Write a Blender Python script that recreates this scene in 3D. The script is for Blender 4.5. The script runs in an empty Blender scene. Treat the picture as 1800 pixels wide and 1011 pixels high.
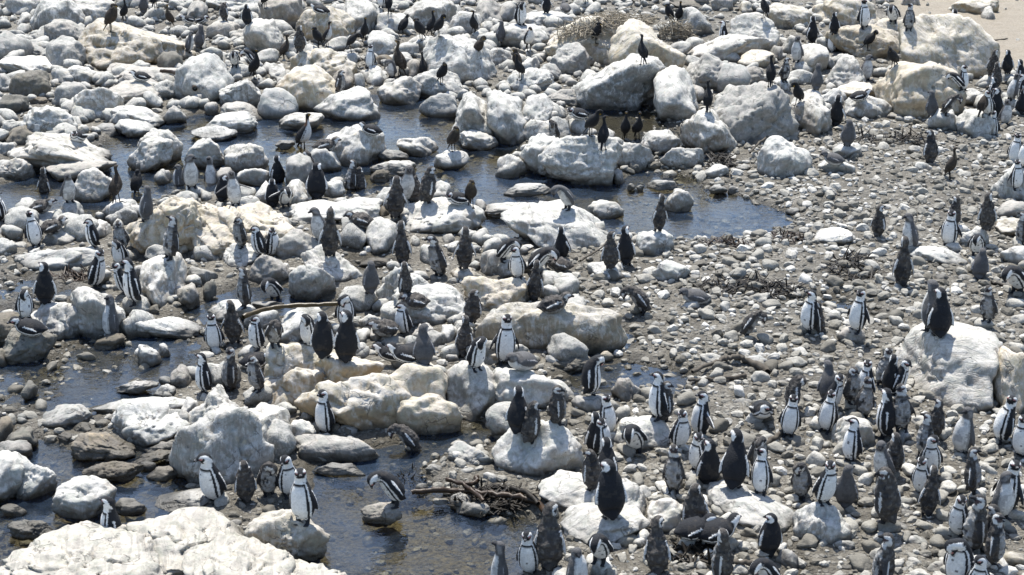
import bpy, bmesh, math, random
import numpy as np
from mathutils import Vector, Matrix
from mathutils.kdtree import KDTree

rng = np.random.default_rng(7)
random.seed(7)
S = bpy.context.scene
COL = S.collection

# ---------------------------------------------------------------- camera, sky, sun, exposure
F, PW, PH = 3000.0, 1800.0, 1011.0            # focal length and size of the photograph in its own pixels
PITCH = math.atan(1097.0 / F)
CAMZ = 8.3
cd = bpy.data.cameras.new('camera'); cam = bpy.data.objects.new('camera', cd); COL.objects.link(cam)
cam.location = (0, 0, CAMZ); cam.rotation_euler = (math.pi / 2 - PITCH, 0, 0)
cd.sensor_fit = 'HORIZONTAL'; cd.sensor_width = 36.0; cd.lens = 36.0 * F / PW
cd.clip_start = 0.5; cd.clip_end = 5000.0
S.camera = cam

SUN_EL, SUN_AZ = math.radians(64), math.radians(-9)     # azimuth from +Y towards +X
W = bpy.data.worlds.new('World'); S.world = W; W.use_nodes = True
nt = W.node_tree; nt.nodes.clear()
sky = nt.nodes.new('ShaderNodeTexSky'); sky.sky_type = 'NISHITA'; sky.sun_disc = False
sky.air_density = 1.0; sky.dust_density = 0.9; sky.ozone_density = 1.2; sky.sun_elevation = SUN_EL; sky.sun_rotation = SUN_AZ
bg = nt.nodes.new('ShaderNodeBackground'); bg.inputs[1].default_value = 0.14
wo = nt.nodes.new('ShaderNodeOutputWorld')
nt.links.new(sky.outputs[0], bg.inputs[0]); nt.links.new(bg.outputs[0], wo.inputs[0])
sd = bpy.data.lights.new('sun', 'SUN'); sd.energy = 4.8; sd.angle = math.radians(0.53); sd.color = (1.0, 0.965, 0.9)
sun = bpy.data.objects.new('sun', sd); COL.objects.link(sun)
to_sun = Vector((math.sin(SUN_AZ) * math.cos(SUN_EL), math.cos(SUN_AZ) * math.cos(SUN_EL), math.sin(SUN_EL)))
sun.rotation_euler = to_sun.to_track_quat('Z', 'Y').to_euler(); sun.location = (0, 20, 60)
S.view_settings.view_transform = 'Standard'; S.view_settings.look = 'None'
S.view_settings.exposure = 0.86; S.view_settings.gamma = 1.0
try: S.view_settings.use_curve_mapping = False
except Exception: pass
S.cycles.max_bounces = 6; S.cycles.transparent_max_bounces = 8

# ---------------------------------------------------------------- the photograph's rays
CP, SP = math.cos(PITCH), math.sin(PITCH)
def ray(px, py):
    x = (px - PW / 2) / F; v = (PH / 2 - py) / F
    return Vector((x, CP + v * SP, -SP + v * CP)).normalized()
def on_plane(px, py, z=0.0):
    d = ray(px, py); t = (z - CAMZ) / d.z
    return Vector((d.x * t, d.y * t, z))
def ppm(p):                                    # photograph pixels per metre at a point
    return F / (p.y * CP - (p.z - CAMZ) * SP)

# ---------------------------------------------------------------- noise
_perm = rng.permutation(256); _perm = np.concatenate([_perm, _perm]).astype(np.int64)
_grad = rng.normal(size=(256, 3)); _grad /= np.linalg.norm(_grad, axis=1)[:, None]
def noise3(p):
    p = np.asarray(p, dtype=np.float64)
    i = np.floor(p).astype(np.int64); f = p - i; u = f * f * f * (f * (f * 6 - 15) + 10)
    r = np.zeros(len(p))
    for dx in (0, 1):
        wx = u[:, 0] if dx else 1 - u[:, 0]
        for dy in (0, 1):
            wy = u[:, 1] if dy else 1 - u[:, 1]
            for dz in (0, 1):
                wz = u[:, 2] if dz else 1 - u[:, 2]
                h = _perm[_perm[_perm[(i[:, 0] + dx) & 255] + ((i[:, 1] + dy) & 255)] + ((i[:, 2] + dz) & 255)]
                g = _grad[h]
                r += wx * wy * wz * (g[:, 0] * (f[:, 0] - dx) + g[:, 1] * (f[:, 1] - dy) + g[:, 2] * (f[:, 2] - dz))
    return r
def fbm(p, oct=4, gain=0.5):
    r = 0; a = 1.0; q = np.asarray(p, dtype=np.float64)
    for k in range(oct):
        r = r + a * noise3(q + 17.3 * k); q = q * 2.03; a *= gain
    return r

# ---------------------------------------------------------------- object helpers
def mesh_from(name, v, f, mat=None, smooth=True, colors=None):
    me = bpy.data.meshes.new(name)
    v = np.asarray(v, dtype=np.float32); f = np.asarray(f, dtype=np.int32)
    n = f.shape[1]
    me.vertices.add(len(v)); me.vertices.foreach_set('co', v.ravel())
    me.loops.add(f.size); me.loops.foreach_set('vertex_index', f.ravel())
    me.polygons.add(len(f)); me.polygons.foreach_set('loop_start', np.arange(0, f.size, n, dtype=np.int32))
    me.update(calc_edges=True)
    me.polygons.foreach_set('use_smooth', np.full(len(f), smooth))
    if colors is not None:
        a = me.color_attributes.new('plumage', 'FLOAT_COLOR', 'POINT')
        c = np.ones((len(v), 4), dtype=np.float32); c[:, :3] = colors; a.data.foreach_set('color', c.ravel())
    if mat: me.materials.append(mat)
    me.validate()
    return me
def link(name, me, loc=(0, 0, 0), rotz=0.0, parent=None):
    o = bpy.data.objects.new(name, me); o.location = loc; o.rotation_euler = (0, 0, rotz); COL.objects.link(o)
    if parent: o.parent = parent
    return o
def tag(o, label=None, cat=None, group=None, kind=None):
    if label: o['label'] = label
    if cat: o['category'] = cat
    if group: o['group'] = group
    if kind: o['kind'] = kind
    return o
_ico = {}
def ico(level):
    if level not in _ico:
        bm = bmesh.new(); bmesh.ops.create_icosphere(bm, subdivisions=level, radius=1.0)
        v = np.array([x.co[:] for x in bm.verts]); f = np.array([[q.index for q in p.verts] for p in bm.faces]); bm.free()
        v /= np.linalg.norm(v, axis=1)[:, None]
        _ico[level] = (v, f)
    return _ico[level]

# ---------------------------------------------------------------- materials
class NT:
    def __init__(s, name):
        s.m = bpy.data.materials.new(name); s.m.use_nodes = True; s.t = s.m.node_tree; s.t.nodes.clear()
        s.out = s.t.nodes.new('ShaderNodeOutputMaterial')
    def n(s, kind, **kw):
        x = s.t.nodes.new(kind)
        for k, v in kw.items(): setattr(x, k, v)
        return x
    def l(s, a, b): s.t.links.new(a, b)
    def set(s, sock, v):
        if hasattr(v, 'is_linked'): s.l(v, sock)
        else: sock.default_value = v
    def noise(s, vec, scale, detail=5.0, rough=0.6, dist=0.0):
        x = s.n('ShaderNodeTexNoise'); s.l(vec, x.inputs['Vector'])
        x.inputs['Scale'].default_value = scale; x.inputs['Detail'].default_value = detail
        x.inputs['Roughness'].default_value = rough; x.inputs['Distortion'].default_value = dist
        return x.outputs['Fac']
    def ramp(s, fac, stops):
        x = s.n('ShaderNodeValToRGB'); s.l(fac, x.inputs[0]); e = x.color_ramp.elements
        while len(e) < len(stops): e.new(0.5)
        for k, (p, c) in enumerate(stops):
            e[k].position = p; e[k].color = (c, c, c, 1) if isinstance(c, (int, float)) else (*c, 1)
        return x.outputs[0]
    def math(s, op, a, b=0.0, clamp=False):
        x = s.n('ShaderNodeMath', operation=op, use_clamp=clamp); s.set(x.inputs[0], a); s.set(x.inputs[1], b); return x.outputs[0]
    def mix(s, fac, a, b, blend='MIX'):
        x = s.n('ShaderNodeMix', data_type='RGBA', blend_type=blend)
        s.set(x.inputs[0], fac)
        for k, v in ((6, a), (7, b)):
            if isinstance(v, tuple): x.inputs[k].default_value = (*v, 1)
            else: s.l(v, x.inputs[k])
        return x.outputs[2]
    def mapping(s, vec, scale):
        x = s.n('ShaderNodeMapping'); s.l(vec, x.inputs[0]); x.inputs['Scale'].default_value = scale; return x.outputs[0]
    def bump(s, h, strength, dist, normal=None):
        x = s.n('ShaderNodeBump'); s.l(h, x.inputs['Height']); x.inputs['Strength'].default_value = strength
        x.inputs['Distance'].default_value = dist
        if normal: s.l(normal, x.inputs['Normal'])
        return x.outputs[0]
    def principled(s, color, rough, normal=None, spec=0.3):
        p = s.n('ShaderNodeBsdfPrincipled'); s.set(p.inputs['Base Color'], color if hasattr(color, 'is_linked') else (*color, 1))
        s.set(p.inputs['Roughness'], rough); s.set(p.inputs['Specular IOR Level'], spec)
        if normal: s.l(normal, p.inputs['Normal'])
        s.l(p.outputs[0], s.out.inputs[0]); return p

def rock_material(name, guano=1.0):
    t = NT(name)
    tc = t.n('ShaderNodeTexCoord'); oi = t.n('ShaderNodeObjectInfo'); geo = t.n('ShaderNodeNewGeometry')
    off = t.n('ShaderNodeVectorMath', operation='ADD'); t.l(tc.outputs['Object'], off.inputs[0])
    rv = t.n('ShaderNodeCombineXYZ'); r9 = t.math('MULTIPLY', oi.outputs['Random'], 57.0)
    for k in range(3): t.l(r9, rv.inputs[k])
    t.l(rv.outputs[0], off.inputs[1])
    scl = t.n('ShaderNodeVectorMath', operation='SCALE'); t.l(off.outputs[0], scl.inputs[0])
    rr = t.math('FRACT', t.math('MULTIPLY', oi.outputs['Random'], 13.7)); t.l(t.math('ADD', t.math('MULTIPLY', rr, 0.8), 0.65), scl.inputs['Scale']); P = scl.outputs[0]
    # foliation of the stone: thin bands in a direction of the rock's own
    rot = t.n('ShaderNodeVectorRotate', rotation_type='EULER_XYZ'); t.l(P, rot.inputs['Vector'])
    re_ = t.n('ShaderNodeCombineXYZ'); t.l(t.math('MULTIPLY', rr, 2.2), re_.inputs[0]); t.l(t.math('MULTIPLY', oi.outputs['Random'], 3.1), re_.inputs[1]); t.l(re_.outputs[0], rot.inputs['Rotation'])
    band = t.noise(t.mapping(rot.outputs[0], (1.5, 1.5, 8)), 1.0, 4, 0.6, 1.6)
    bandm = t.math('MULTIPLY', t.ramp(band, [(0.50, 0.0), (0.62, 1.0)]), t.ramp(t.math('FRACT', t.math('MULTIPLY', oi.outputs['Random'], 5.3)), [(0.55, 0.0), (0.8, 0.7)]))
    big = t.noise(P, 3.2, 6, 0.6, 0.4); mid = t.noise(P, 11, 6, 0.65, 0.3); fine = t.noise(P, 55, 4, 0.7)
    streak = t.noise(t.mapping(P, (7, 7, 1.6)), 1.6, 5, 0.65, 1.2)
    base = t.mix(t.ramp(mid, [(0.32, 0.0), (0.68, 1.0)]), (0.23, 0.22, 0.205), (0.42, 0.402, 0.37))
    base = t.mix(1.0, base, oi.outputs['Color'], 'MULTIPLY')
    # bird lime on the tops, run down the sides
    sep = t.n('ShaderNodeSeparateXYZ'); t.l(geo.outputs['Normal'], sep.inputs[0])
    up = t.math('MULTIPLY_ADD', sep.outputs[2], 0.5); up.node.inputs[2].default_value = 0.32
    steep = t.math('SUBTRACT', 1.0, t.math('MULTIPLY', sep.outputs[2], sep.outputs[2]))
    g = t.math('ADD', up, t.math('MULTIPLY', t.math('MULTIPLY', t.math('SUBTRACT', streak, 0.5), 2.2), steep))
    g = t.math('ADD', g, t.math('MULTIPLY', t.math('SUBTRACT', mid, 0.5), 0.9))
    g = t.math('ADD', g, t.math('MULTIPLY', t.math('SUBTRACT', big, 0.5), 1.0))
    g = t.math('MULTIPLY', t.ramp(g, [(0.34, 0.0), (0.74, 1.0)]), oi.outputs['Alpha'])
    lime = t.mix(t.ramp(fine, [(0.3, 0.0), (0.7, 1.0)]), (0.47, 0.455, 0.42), (0.69, 0.672, 0.625))
    c = t.mix(t.math('MULTIPLY', g, 0.85), base, lime)
    c = t.mix(t.ramp(t.noise(P, 7.5, 5, 0.7, 0.8), [(0.46, 0.0), (0.60, 0.55)]), c, t.mix(1.0, (0.26, 0.287, 0.265), oi.outputs['Color'], 'MULTIPLY'))
    c = t.mix(t.math('MULTIPLY', bandm, 0.6), c, (0.19, 0.18, 0.165))
    # ochre lichen
    lich = t.ramp(t.noise(P, 5.1, 4, 0.7, 1.2), [(0.62, 0.0), (0.74, 0.42)])
    c = t.mix(lich, c, (0.52, 0.41, 0.25)) if guano else c
    # dark joints
    cr = t.n('ShaderNodeTexVoronoi', feature='DISTANCE_TO_EDGE'); cr.inputs['Scale'].default_value = 2.6
    wv = t.n('ShaderNodeVectorMath', operation='ADD'); t.l(P, wv.inputs[0])
    wn = t.n('ShaderNodeTexNoise'); t.l(P, wn.inputs['Vector']); wn.inputs['Scale'].default_value = 4.0; wn.inputs['Detail'].default_value = 4
    wsc = t.n('ShaderNodeVectorMath', operation='SCALE'); t.l(wn.outputs['Color'], wsc.inputs[0]); wsc.inputs['Scale'].default_value = 0.55
    t.l(wsc.outputs[0], wv.inputs[1]); t.l(wv.outputs[0], cr.inputs['Vector'])
    crack = t.ramp(cr.outputs['Distance'], [(0.0, 1.0), (0.030, 0.0)])
    cm = t.math('MULTIPLY', crack, t.ramp(big, [(0.49, 0.0), (0.60, 0.7)]))
    c = t.mix(cm, c, (0.09, 0.082, 0.07))
    # specks of weed and droppings
    c = t.mix(t.ramp(t.noise(P, 34, 3, 0.6), [(0.66, 0.0), (0.72, 0.6)]), c, (0.12, 0.11, 0.095))
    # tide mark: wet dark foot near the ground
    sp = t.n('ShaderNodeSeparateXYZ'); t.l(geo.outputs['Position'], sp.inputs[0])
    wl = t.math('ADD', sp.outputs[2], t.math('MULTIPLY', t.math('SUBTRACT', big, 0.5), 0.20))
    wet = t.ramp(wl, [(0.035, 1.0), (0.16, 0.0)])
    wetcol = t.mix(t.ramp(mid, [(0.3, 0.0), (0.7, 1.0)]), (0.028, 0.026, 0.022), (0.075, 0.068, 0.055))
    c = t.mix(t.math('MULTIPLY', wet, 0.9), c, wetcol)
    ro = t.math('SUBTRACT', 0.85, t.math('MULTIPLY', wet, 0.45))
    h = t.math('ADD', t.math('MULTIPLY', mid, 0.55), t.math('MULTIPLY', fine, 0.22))
    h = t.math('SUBTRACT', t.math('SUBTRACT', h, t.math('MULTIPLY', cm, 0.5)), t.math('MULTIPLY', bandm, 0.25))
    t.principled(c, ro, t.bump(h, 0.8, 0.035), 0.22)
    return t.m
ROCK = rock_material('limed_rock')

def cobble_material():
    t = NT('cobble_stone')
    tc = t.n('ShaderNodeTexCoord'); geo = t.n('ShaderNodeNewGeometry'); oi = t.n('ShaderNodeObjectInfo')
    P = geo.outputs['Position']
    cell = t.n('ShaderNodeTexVoronoi'); t.l(P, cell.inputs['Vector']); cell.inputs['Scale'].default_value = 7.0
    rnd = t.math('FRACT', t.math('ADD', t.math('MULTIPLY', geo.outputs['Random Per Island'], 7.31), t.math('MULTIPLY', oi.outputs['Random'], 3.7)))
    c = t.ramp(rnd, [(0.0, (0.10, 0.09, 0.07)), (0.3, (0.25, 0.236, 0.20)), (0.75, (0.41, 0.392, 0.345)), (1.0, (0.60, 0.58, 0.53))])
    n = t.noise(P, 40, 4, 0.65); c = t.mix(t.ramp(n, [(0.35, 0.45), (0.6, 0.0)]), c, (0.10, 0.093, 0.08))
    big = t.noise(P, 1.3, 3, 0.6)
    c = t.mix(t.ramp(big, [(0.40, 0.5), (0.52, 0.0)]), c, (0.10, 0.09, 0.07))
    sep = t.n('ShaderNodeSeparateXYZ'); t.l(P, sep.inputs[0])
    wet = t.ramp(sep.outputs[2], [(0.0, 0.9), (0.05, 0.0)])
    c = t.mix(t.math('MULTIPLY', wet, 0.7), c, (0.075, 0.062, 0.038))
    t.principled(c, t.math('SUBTRACT', 0.75, t.math('MULTIPLY', wet, 0.4)), t.bump(n, 0.5, 0.02), 0.3)
    return t.m
COBBLE = cobble_material()

def ground_material():
    t = NT('wet_gravel')
    geo = t.n('ShaderNodeNewGeometry'); P = geo.outputs['Position']
    at = t.n('ShaderNodeAttribute'); at.attribute_name = 'sand'
    sp = t.n('ShaderNodeSeparateXYZ'); t.l(P, sp.inputs[0])
    n1 = t.noise(P, 2.2, 6, 0.65); n2 = t.noise(P, 23, 5, 0.7); n3 = t.noise(P, 90, 3, 0.7)
    v = t.n('ShaderNodeTexVoronoi'); t.l(P, v.inputs['Vector']); v.inputs['Scale'].default_value = 22.0
    c = t.mix(t.ramp(n2, [(0.35, 0.0), (0.65, 1.0)]), (0.085, 0.075, 0.057), (0.25, 0.228, 0.185))
    c = t.mix(t.ramp(v.outputs['Distance'], [(0.15, 0.45), (0.5, 0.0)]), c, (0.27, 0.25, 0.215))
    hs = None
    for sc_, lo_ in ((13.0, 0.35), (31.0, 0.5)):
        w_ = t.n('ShaderNodeTexVoronoi'); t.l(P, w_.inputs['Vector']); w_.inputs['Scale'].default_value = sc_
        sr = t.n('ShaderNodeSeparateColor'); t.l(w_.outputs['Color'], sr.inputs[0])
        peb = t.ramp(sr.outputs[0], [(0.0, (0.10, 0.092, 0.075)), (0.5, (0.22, 0.205, 0.172)), (1.0, (0.42, 0.40, 0.35))])
        m_ = t.math('MULTIPLY', t.ramp(w_.outputs['Distance'], [(0.30, 1.0), (0.52, 0.0)]), t.ramp(sr.outputs[1], [(lo_, 0.0), (lo_ + .05, 0.9)]))
        c = t.mix(m_, c, peb); hs = m_ if hs is None else t.math('ADD', t.math('MULTIPLY', hs, 1.6), m_)
    c = t.mix(t.ramp(n1, [(0.42, 0.55), (0.58, 0.0)]), c, (0.055, 0.047, 0.033))
    sandc = t.mix(t.ramp(n2, [(0.3, 0.0), (0.7, 1.0)]), (0.19, 0.16, 0.118), (0.31, 0.268, 0.205))
    c = t.mix(at.outputs['Fac'], c, sandc)
    wet = t.ramp(sp.outputs[2], [(0.0, 1.0), (0.055, 0.0)])
    c = t.mix(t.math('MULTIPLY', wet, 0.75), c, (0.04, 0.034, 0.022))
    bed = t.ramp(t.math('MULTIPLY', sp.outputs[2], -1.0), [(0.04, 0.0), (0.12, 1.0)])
    bedc = t.mix(t.ramp(n2, [(0.35, 0.0), (0.7, 1.0)]), (0.05, 0.042, 0.024), (0.25, 0.21, 0.13))
    c = t.mix(bed, c, bedc)
    h = t.math('ADD', t.math('ADD', t.math('MULTIPLY', n2, 0.6), t.math('MULTIPLY', n3, 0.4)), t.math('MULTIPLY', hs, t.math('SUBTRACT', 0.4, t.math('MULTIPLY', at.outputs['Fac'], 0.4))))
    t.principled(c, t.math('SUBTRACT', 0.75, t.math('MULTIPLY', wet, 0.42)), t.bump(h, 1.0, 0.05), 0.4)
    return t.m
GROUND = ground_material()

def water_material():
    t = NT('pool_water')
    geo = t.n('ShaderNodeNewGeometry'); P = geo.outputs['Position']
    n = t.math('ADD', t.noise(t.mapping(P, (1.0, 1.6, 1.0)), 5.0, 3, 0.55, 0.4), t.math('MULTIPLY', t.noise(P, 19, 2, 0.5), 0.25))
    nrm = t.bump(n, 0.26, 0.04)
    fr = t.n('ShaderNodeFresnel'); fr.inputs['IOR'].default_value = 1.42; t.l(nrm, fr.inputs['Normal'])
    gl = t.n('ShaderNodeBsdfGlossy'); gl.inputs['Roughness'].default_value = 0.03; t.l(nrm, gl.inputs['Normal'])
    tr = t.n('ShaderNodeBsdfTransparent'); tr.inputs['Color'].default_value = (0.74, 0.73, 0.64, 1)
    df = t.n('ShaderNodeBsdfDiffuse'); df.inputs['Color'].default_value = (0.05, 0.078, 0.125, 1)  # matte blue painted into the water in patches, standing in for reflected sky
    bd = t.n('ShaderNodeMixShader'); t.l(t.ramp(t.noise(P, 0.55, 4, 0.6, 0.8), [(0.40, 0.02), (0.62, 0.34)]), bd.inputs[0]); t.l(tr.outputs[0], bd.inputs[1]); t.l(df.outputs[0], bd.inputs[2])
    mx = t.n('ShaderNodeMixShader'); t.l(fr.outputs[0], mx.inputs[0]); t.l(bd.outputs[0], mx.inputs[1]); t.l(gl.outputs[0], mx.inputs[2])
    t.l(mx.outputs[0], t.out.inputs[0]); return t.m
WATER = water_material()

def plumage_material():
    t = NT('plumage')
    at = t.n('ShaderNodeAttribute'); at.attribute_name = 'plumage'
    tc = t.n('ShaderNodeTexCoord'); P = tc.outputs['Object']
    n = t.noise(P, 60, 4, 0.7); n2 = t.noise(P, 18, 3, 0.6)
    k = t.math('ADD', t.math('MULTIPLY', n, 0.5), t.math('MULTIPLY', n2, 0.5))
    c = t.mix(1.0, at.outputs['Color'], t.ramp(k, [(0.3, 0.70), (0.7, 1.25)]), 'MULTIPLY')
    t.principled(c, 0.7, t.bump(n, 0.8, 0.015), 0.2)
    return t.m
PLUMAGE = plumage_material()
def plain(name, c1, c2, scale, rough, spec=0.4, vec='Object'):
    t = NT(name); tc = t.n('ShaderNodeTexCoord'); P = tc.outputs[vec]
    n = t.noise(P, scale, 5, 0.65)
    t.principled(t.mix(t.ramp(n, [(0.3, 0.0), (0.7, 1.0)]), c1, c2), rough, t.bump(n, 0.5, 0.02), spec); return t.m
KELP = plain('brown_kelp', (0.014, 0.009, 0.005), (0.045, 0.025, 0.012), 9, 0.45, 0.25)
KELP_DARK = plain('dark_kelp', (0.007, 0.006, 0.005), (0.024, 0.018, 0.011), 14, 0.55, 0.2)
STIPE = plain('olive_kelp_stalk', (0.035, 0.024, 0.008), (0.075, 0.050, 0.017), 6, 0.4, 0.3)
TWIG = plain('dry_twig', (0.17, 0.145, 0.11), (0.36, 0.32, 0.25), 20, 0.85, 0.2)
DRIFT = plain('bleached_wood', (0.045, 0.038, 0.03), (0.11, 0.095, 0.075), 12, 0.8, 0.2)
FEATHER = plain('feather_down', (0.60, 0.59, 0.57), (0.80, 0.79, 0.77), 20, 0.9, 0.1)

# ---------------------------------------------------------------- ground with pool basins
POOLS = [  # outline in the photograph, depth
 ([(-40,335),(60,303),(190,292),(195,235),(330,205),(450,190),(480,165),(760,160),(800,190),(820,245),(900,250),(930,300),(1080,318),(1130,300),(1200,312),(1290,345),(1400,378),(1372,410),(1250,424),(1120,412),(1000,400),(890,420),(830,415),(760,330),(690,330),(640,345),(560,345),(450,362),(400,330),(300,330),(240,370),(170,402),(120,380),(60,372),(-40,376)], .22),
 ([(1000,175),(1150,180),(1200,225),(1290,290),(1200,300),(1090,250),(1000,215)], .10),
 ([(-60,600),(60,640),(150,640),(240,590),(300,588),(360,610),(345,650),(300,685),(200,715),(160,760),(70,712),(-60,725)], .05),
 ([(-60,760),(60,775),(130,800),(240,800),(310,830),(290,865),(330,890),(220,925),(60,1020),(0,1070),(-100,1070)], .25),
 ([(560,850),(600,800),(690,830),(740,860),(800,880),(900,895),(960,930),(930,1000),(900,1075),(560,1075),(500,990)], .24),
 ([(520,812),(660,815),(690,770),(790,735),(870,728),(885,770),(790,800),(740,840),(660,855),(560,850)], .13),
 ([(960,662),(1040,636),(1130,640),(1235,652),(1245,685),(1120,692),(1010,702)], .13),
 ([(1000,618),(1080,578),(1120,588),(1112,612),(1040,632)], .16),
 ([(1375,522),(1480,510),(1560,545),(1550,566),(1480,560),(1395,542)], .09),
 ([(345,545),(420,500),(560,518),(640,530),(600,546),(430,548),(370,566)], .08),
 ([(600,440),(700,445),(660,480),(600,470)], .08),
 ([(1720,328),(1756,332),(1748,346),(1722,342)], .07), ([(1436,356),(1500,352),(1512,366),(1440,370)], .07),
 ([(1110,484),(1140,482),(1136,496),(1112,498)], .07), ([(1460,475),(1490,478),(1470,505),(1452,500)], .06),
 ([(1395,960),(1440,965),(1470,1000),(1440,1030),(1390,1020)], .07),
]
xs = np.concatenate([[-400, -120, -50, -26, -19], np.arange(-15.6, 15.61, 0.085), [19, 26, 50, 120, 400]])
ys = np.concatenate([[-60, 0, 8, 11, 12.4], np.arange(13.2, 52, 0.115), [55, 60, 75, 120, 400, 900]])
GX, GY = np.meshgrid(xs, ys)
def inside(poly, X, Y):
    r = np.zeros(X.shape, dtype=bool); n = len(poly)
    for k in range(n):
        x1, y1 = poly[k]; x2, y2 = poly[(k + 1) % n]
        c = (y1 > Y) != (y2 > Y)
        r ^= c & (X < (x2 - x1) * (Y - y1) / (y2 - y1 + 1e-12) + x1)
    return r
def blur(a, n):
    for _ in range(n):
        a = (a + np.roll(a, 1, 0) + np.roll(a, -1, 0)) / 3; a = (a + np.roll(a, 1, 1) + np.roll(a, -1, 1)) / 3
    return a
XY1 = np.stack([GX.ravel(), GY.ravel(), np.zeros(GX.size)], 1)
wob = fbm(XY1 * 0.9, 3).reshape(GX.shape); wob2 = fbm(XY1 * 0.9 + 40, 3).reshape(GX.shape)
dep = np.zeros(GX.shape)
for poly, d in POOLS:
    w = [on_plane(*p)[:2] for p in poly]
    dep = np.maximum(dep, d * inside(w, GX + wob * 0.35, GY + wob2 * 0.6))
dep = blur(dep, 3)
core = (np.abs(GX) < 16) & (GY > 13) & (GY < 52.5)
near = np.where(core, 1.0, 0.0)
lump = fbm(XY1 * 2.1, 5, 0.55).reshape(GX.shape)
fine = fbm(XY1 * 5.5 + 9, 3, 0.65).reshape(GX.shape)
mud = [on_plane(*p)[:2] for p in [(-60,470),(150,490),(240,590),(400,500),(620,520),(350,640),(300,690),(200,725),(-60,735)]]
mudm = blur(inside(mud, GX, GY).astype(float), 4)
GZ = (0.055 + 0.045 * lump + 0.032 * fine) * near + 0.05 * (1 - near)
GZ = GZ - mudm * (0.062 - 0.06 * lump - 0.05 * fine)
GZ = GZ - dep * (0.9 + 0.5 * lump)
# cobble bank on the right and the sandy rise at the upper right stand a little higher
sandp = [on_plane(*p)[:2] for p in [(1600,60),(1560,-10),(1500,-60),(2400,-60),(2400,150),(1800,130),(1735,105),(1690,60)]]
sandm = blur(inside(sandp, GX + wob * .5, GY + wob2).astype(float), 5)
sandm = np.maximum(sandm, ((GX > 14.8) & (GY > 33)).astype(float))
GZ = GZ + sandm * (0.05 + 0.01 * lump)
nx, ny = len(xs), len(ys)
idx = np.arange(nx * ny).reshape(ny, nx)
quads = np.stack([idx[:-1, :-1].ravel(), idx[:-1, 1:].ravel(), idx[1:, 1:].ravel(), idx[1:, :-1].ravel()], 1)
gme = mesh_from('ground', np.stack([GX.ravel(), GY.ravel(), GZ.ravel()], 1), quads, GROUND)
a = gme.attributes.new('sand', 'FLOAT', 'POINT'); a.data.foreach_set('value', sandm.ravel().astype(np.float32))
ground = tag(link('ground', gme), kind='structure')
def sample(A, X, Y):
    X = np.asarray(X, float); Y = np.asarray(Y, float)
    i = np.clip(np.searchsorted(xs, X) - 1, 0, nx - 2); j = np.clip(np.searchsorted(ys, Y) - 1, 0, ny - 2)
    u = (X - xs[i]) / (xs[i + 1] - xs[i]); v = (Y - ys[j]) / (ys[j + 1] - ys[j])
    return (A[j, i] * (1 - u) + A[j, i + 1] * u) * (1 - v) + (A[j + 1, i] * (1 - u) + A[j + 1, i + 1] * u) * v
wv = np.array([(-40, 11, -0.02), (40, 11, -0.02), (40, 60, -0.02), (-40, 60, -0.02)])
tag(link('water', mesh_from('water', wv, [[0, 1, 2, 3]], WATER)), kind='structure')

# ---------------------------------------------------------------- boulders
TINT = {'w': ((0.96, 0.94, 0.91), 1.0), 'g': ((0.80, 0.79, 0.78), 0.42), 'y': ((1.14, 0.98, 0.76), 0.8), 'm': ((1.02, 0.97, 0.88), 0.50), 'd': ((0.40, 0.38, 0.34), 0.12)}
def unit_rock(shape, level, seed):
    r = np.random.default_rng(seed); n, f = ico(level)
    v = n.copy()
    if shape in 'rf':
        v = np.sign(n) * np.abs(n) ** (0.86 if shape == 'r' else 0.72)
        cuts, lo, hi, k = (10, 0.64, 0.98, 32) if shape == 'r' else (10, 0.58, 0.95, 40)
    elif shape == 'a': cuts, lo, hi, k = 12, 0.52, 0.90, 70
    else: cuts, lo, hi, k = 12, 0.54, 0.92, 55
    d = np.linalg.norm(v, axis=1); dirs = v / d[:, None]; rad = d.copy()
    m = r.normal(size=(cuts, 3)); m[:, 2] *= 0.7; m /= np.linalg.norm(m, axis=1)[:, None]; dd = r.uniform(lo, hi, cuts)
    acc = np.exp(-k * rad)                      # smooth minimum of the ball and the cutting planes
    for q in range(cuts):
        dot = dirs @ m[q]
        t = np.where(dot > 0.05, dd[q] / np.maximum(dot, 0.05), 9.0)
        acc += np.exp(-k * np.minimum(t, 9.0))
    rad = -np.log(acc) / k
    v = dirs * rad[:, None]
    off = r.uniform(-50, 50, 3)
    amp = {'r': 0.24, 'f': 0.19, 'a': 0.18, 'b': 0.22}[shape]
    v = v + dirs * (amp * fbm(v * 1.45 + off, 3))[:, None]
    return v, off, r
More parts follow.
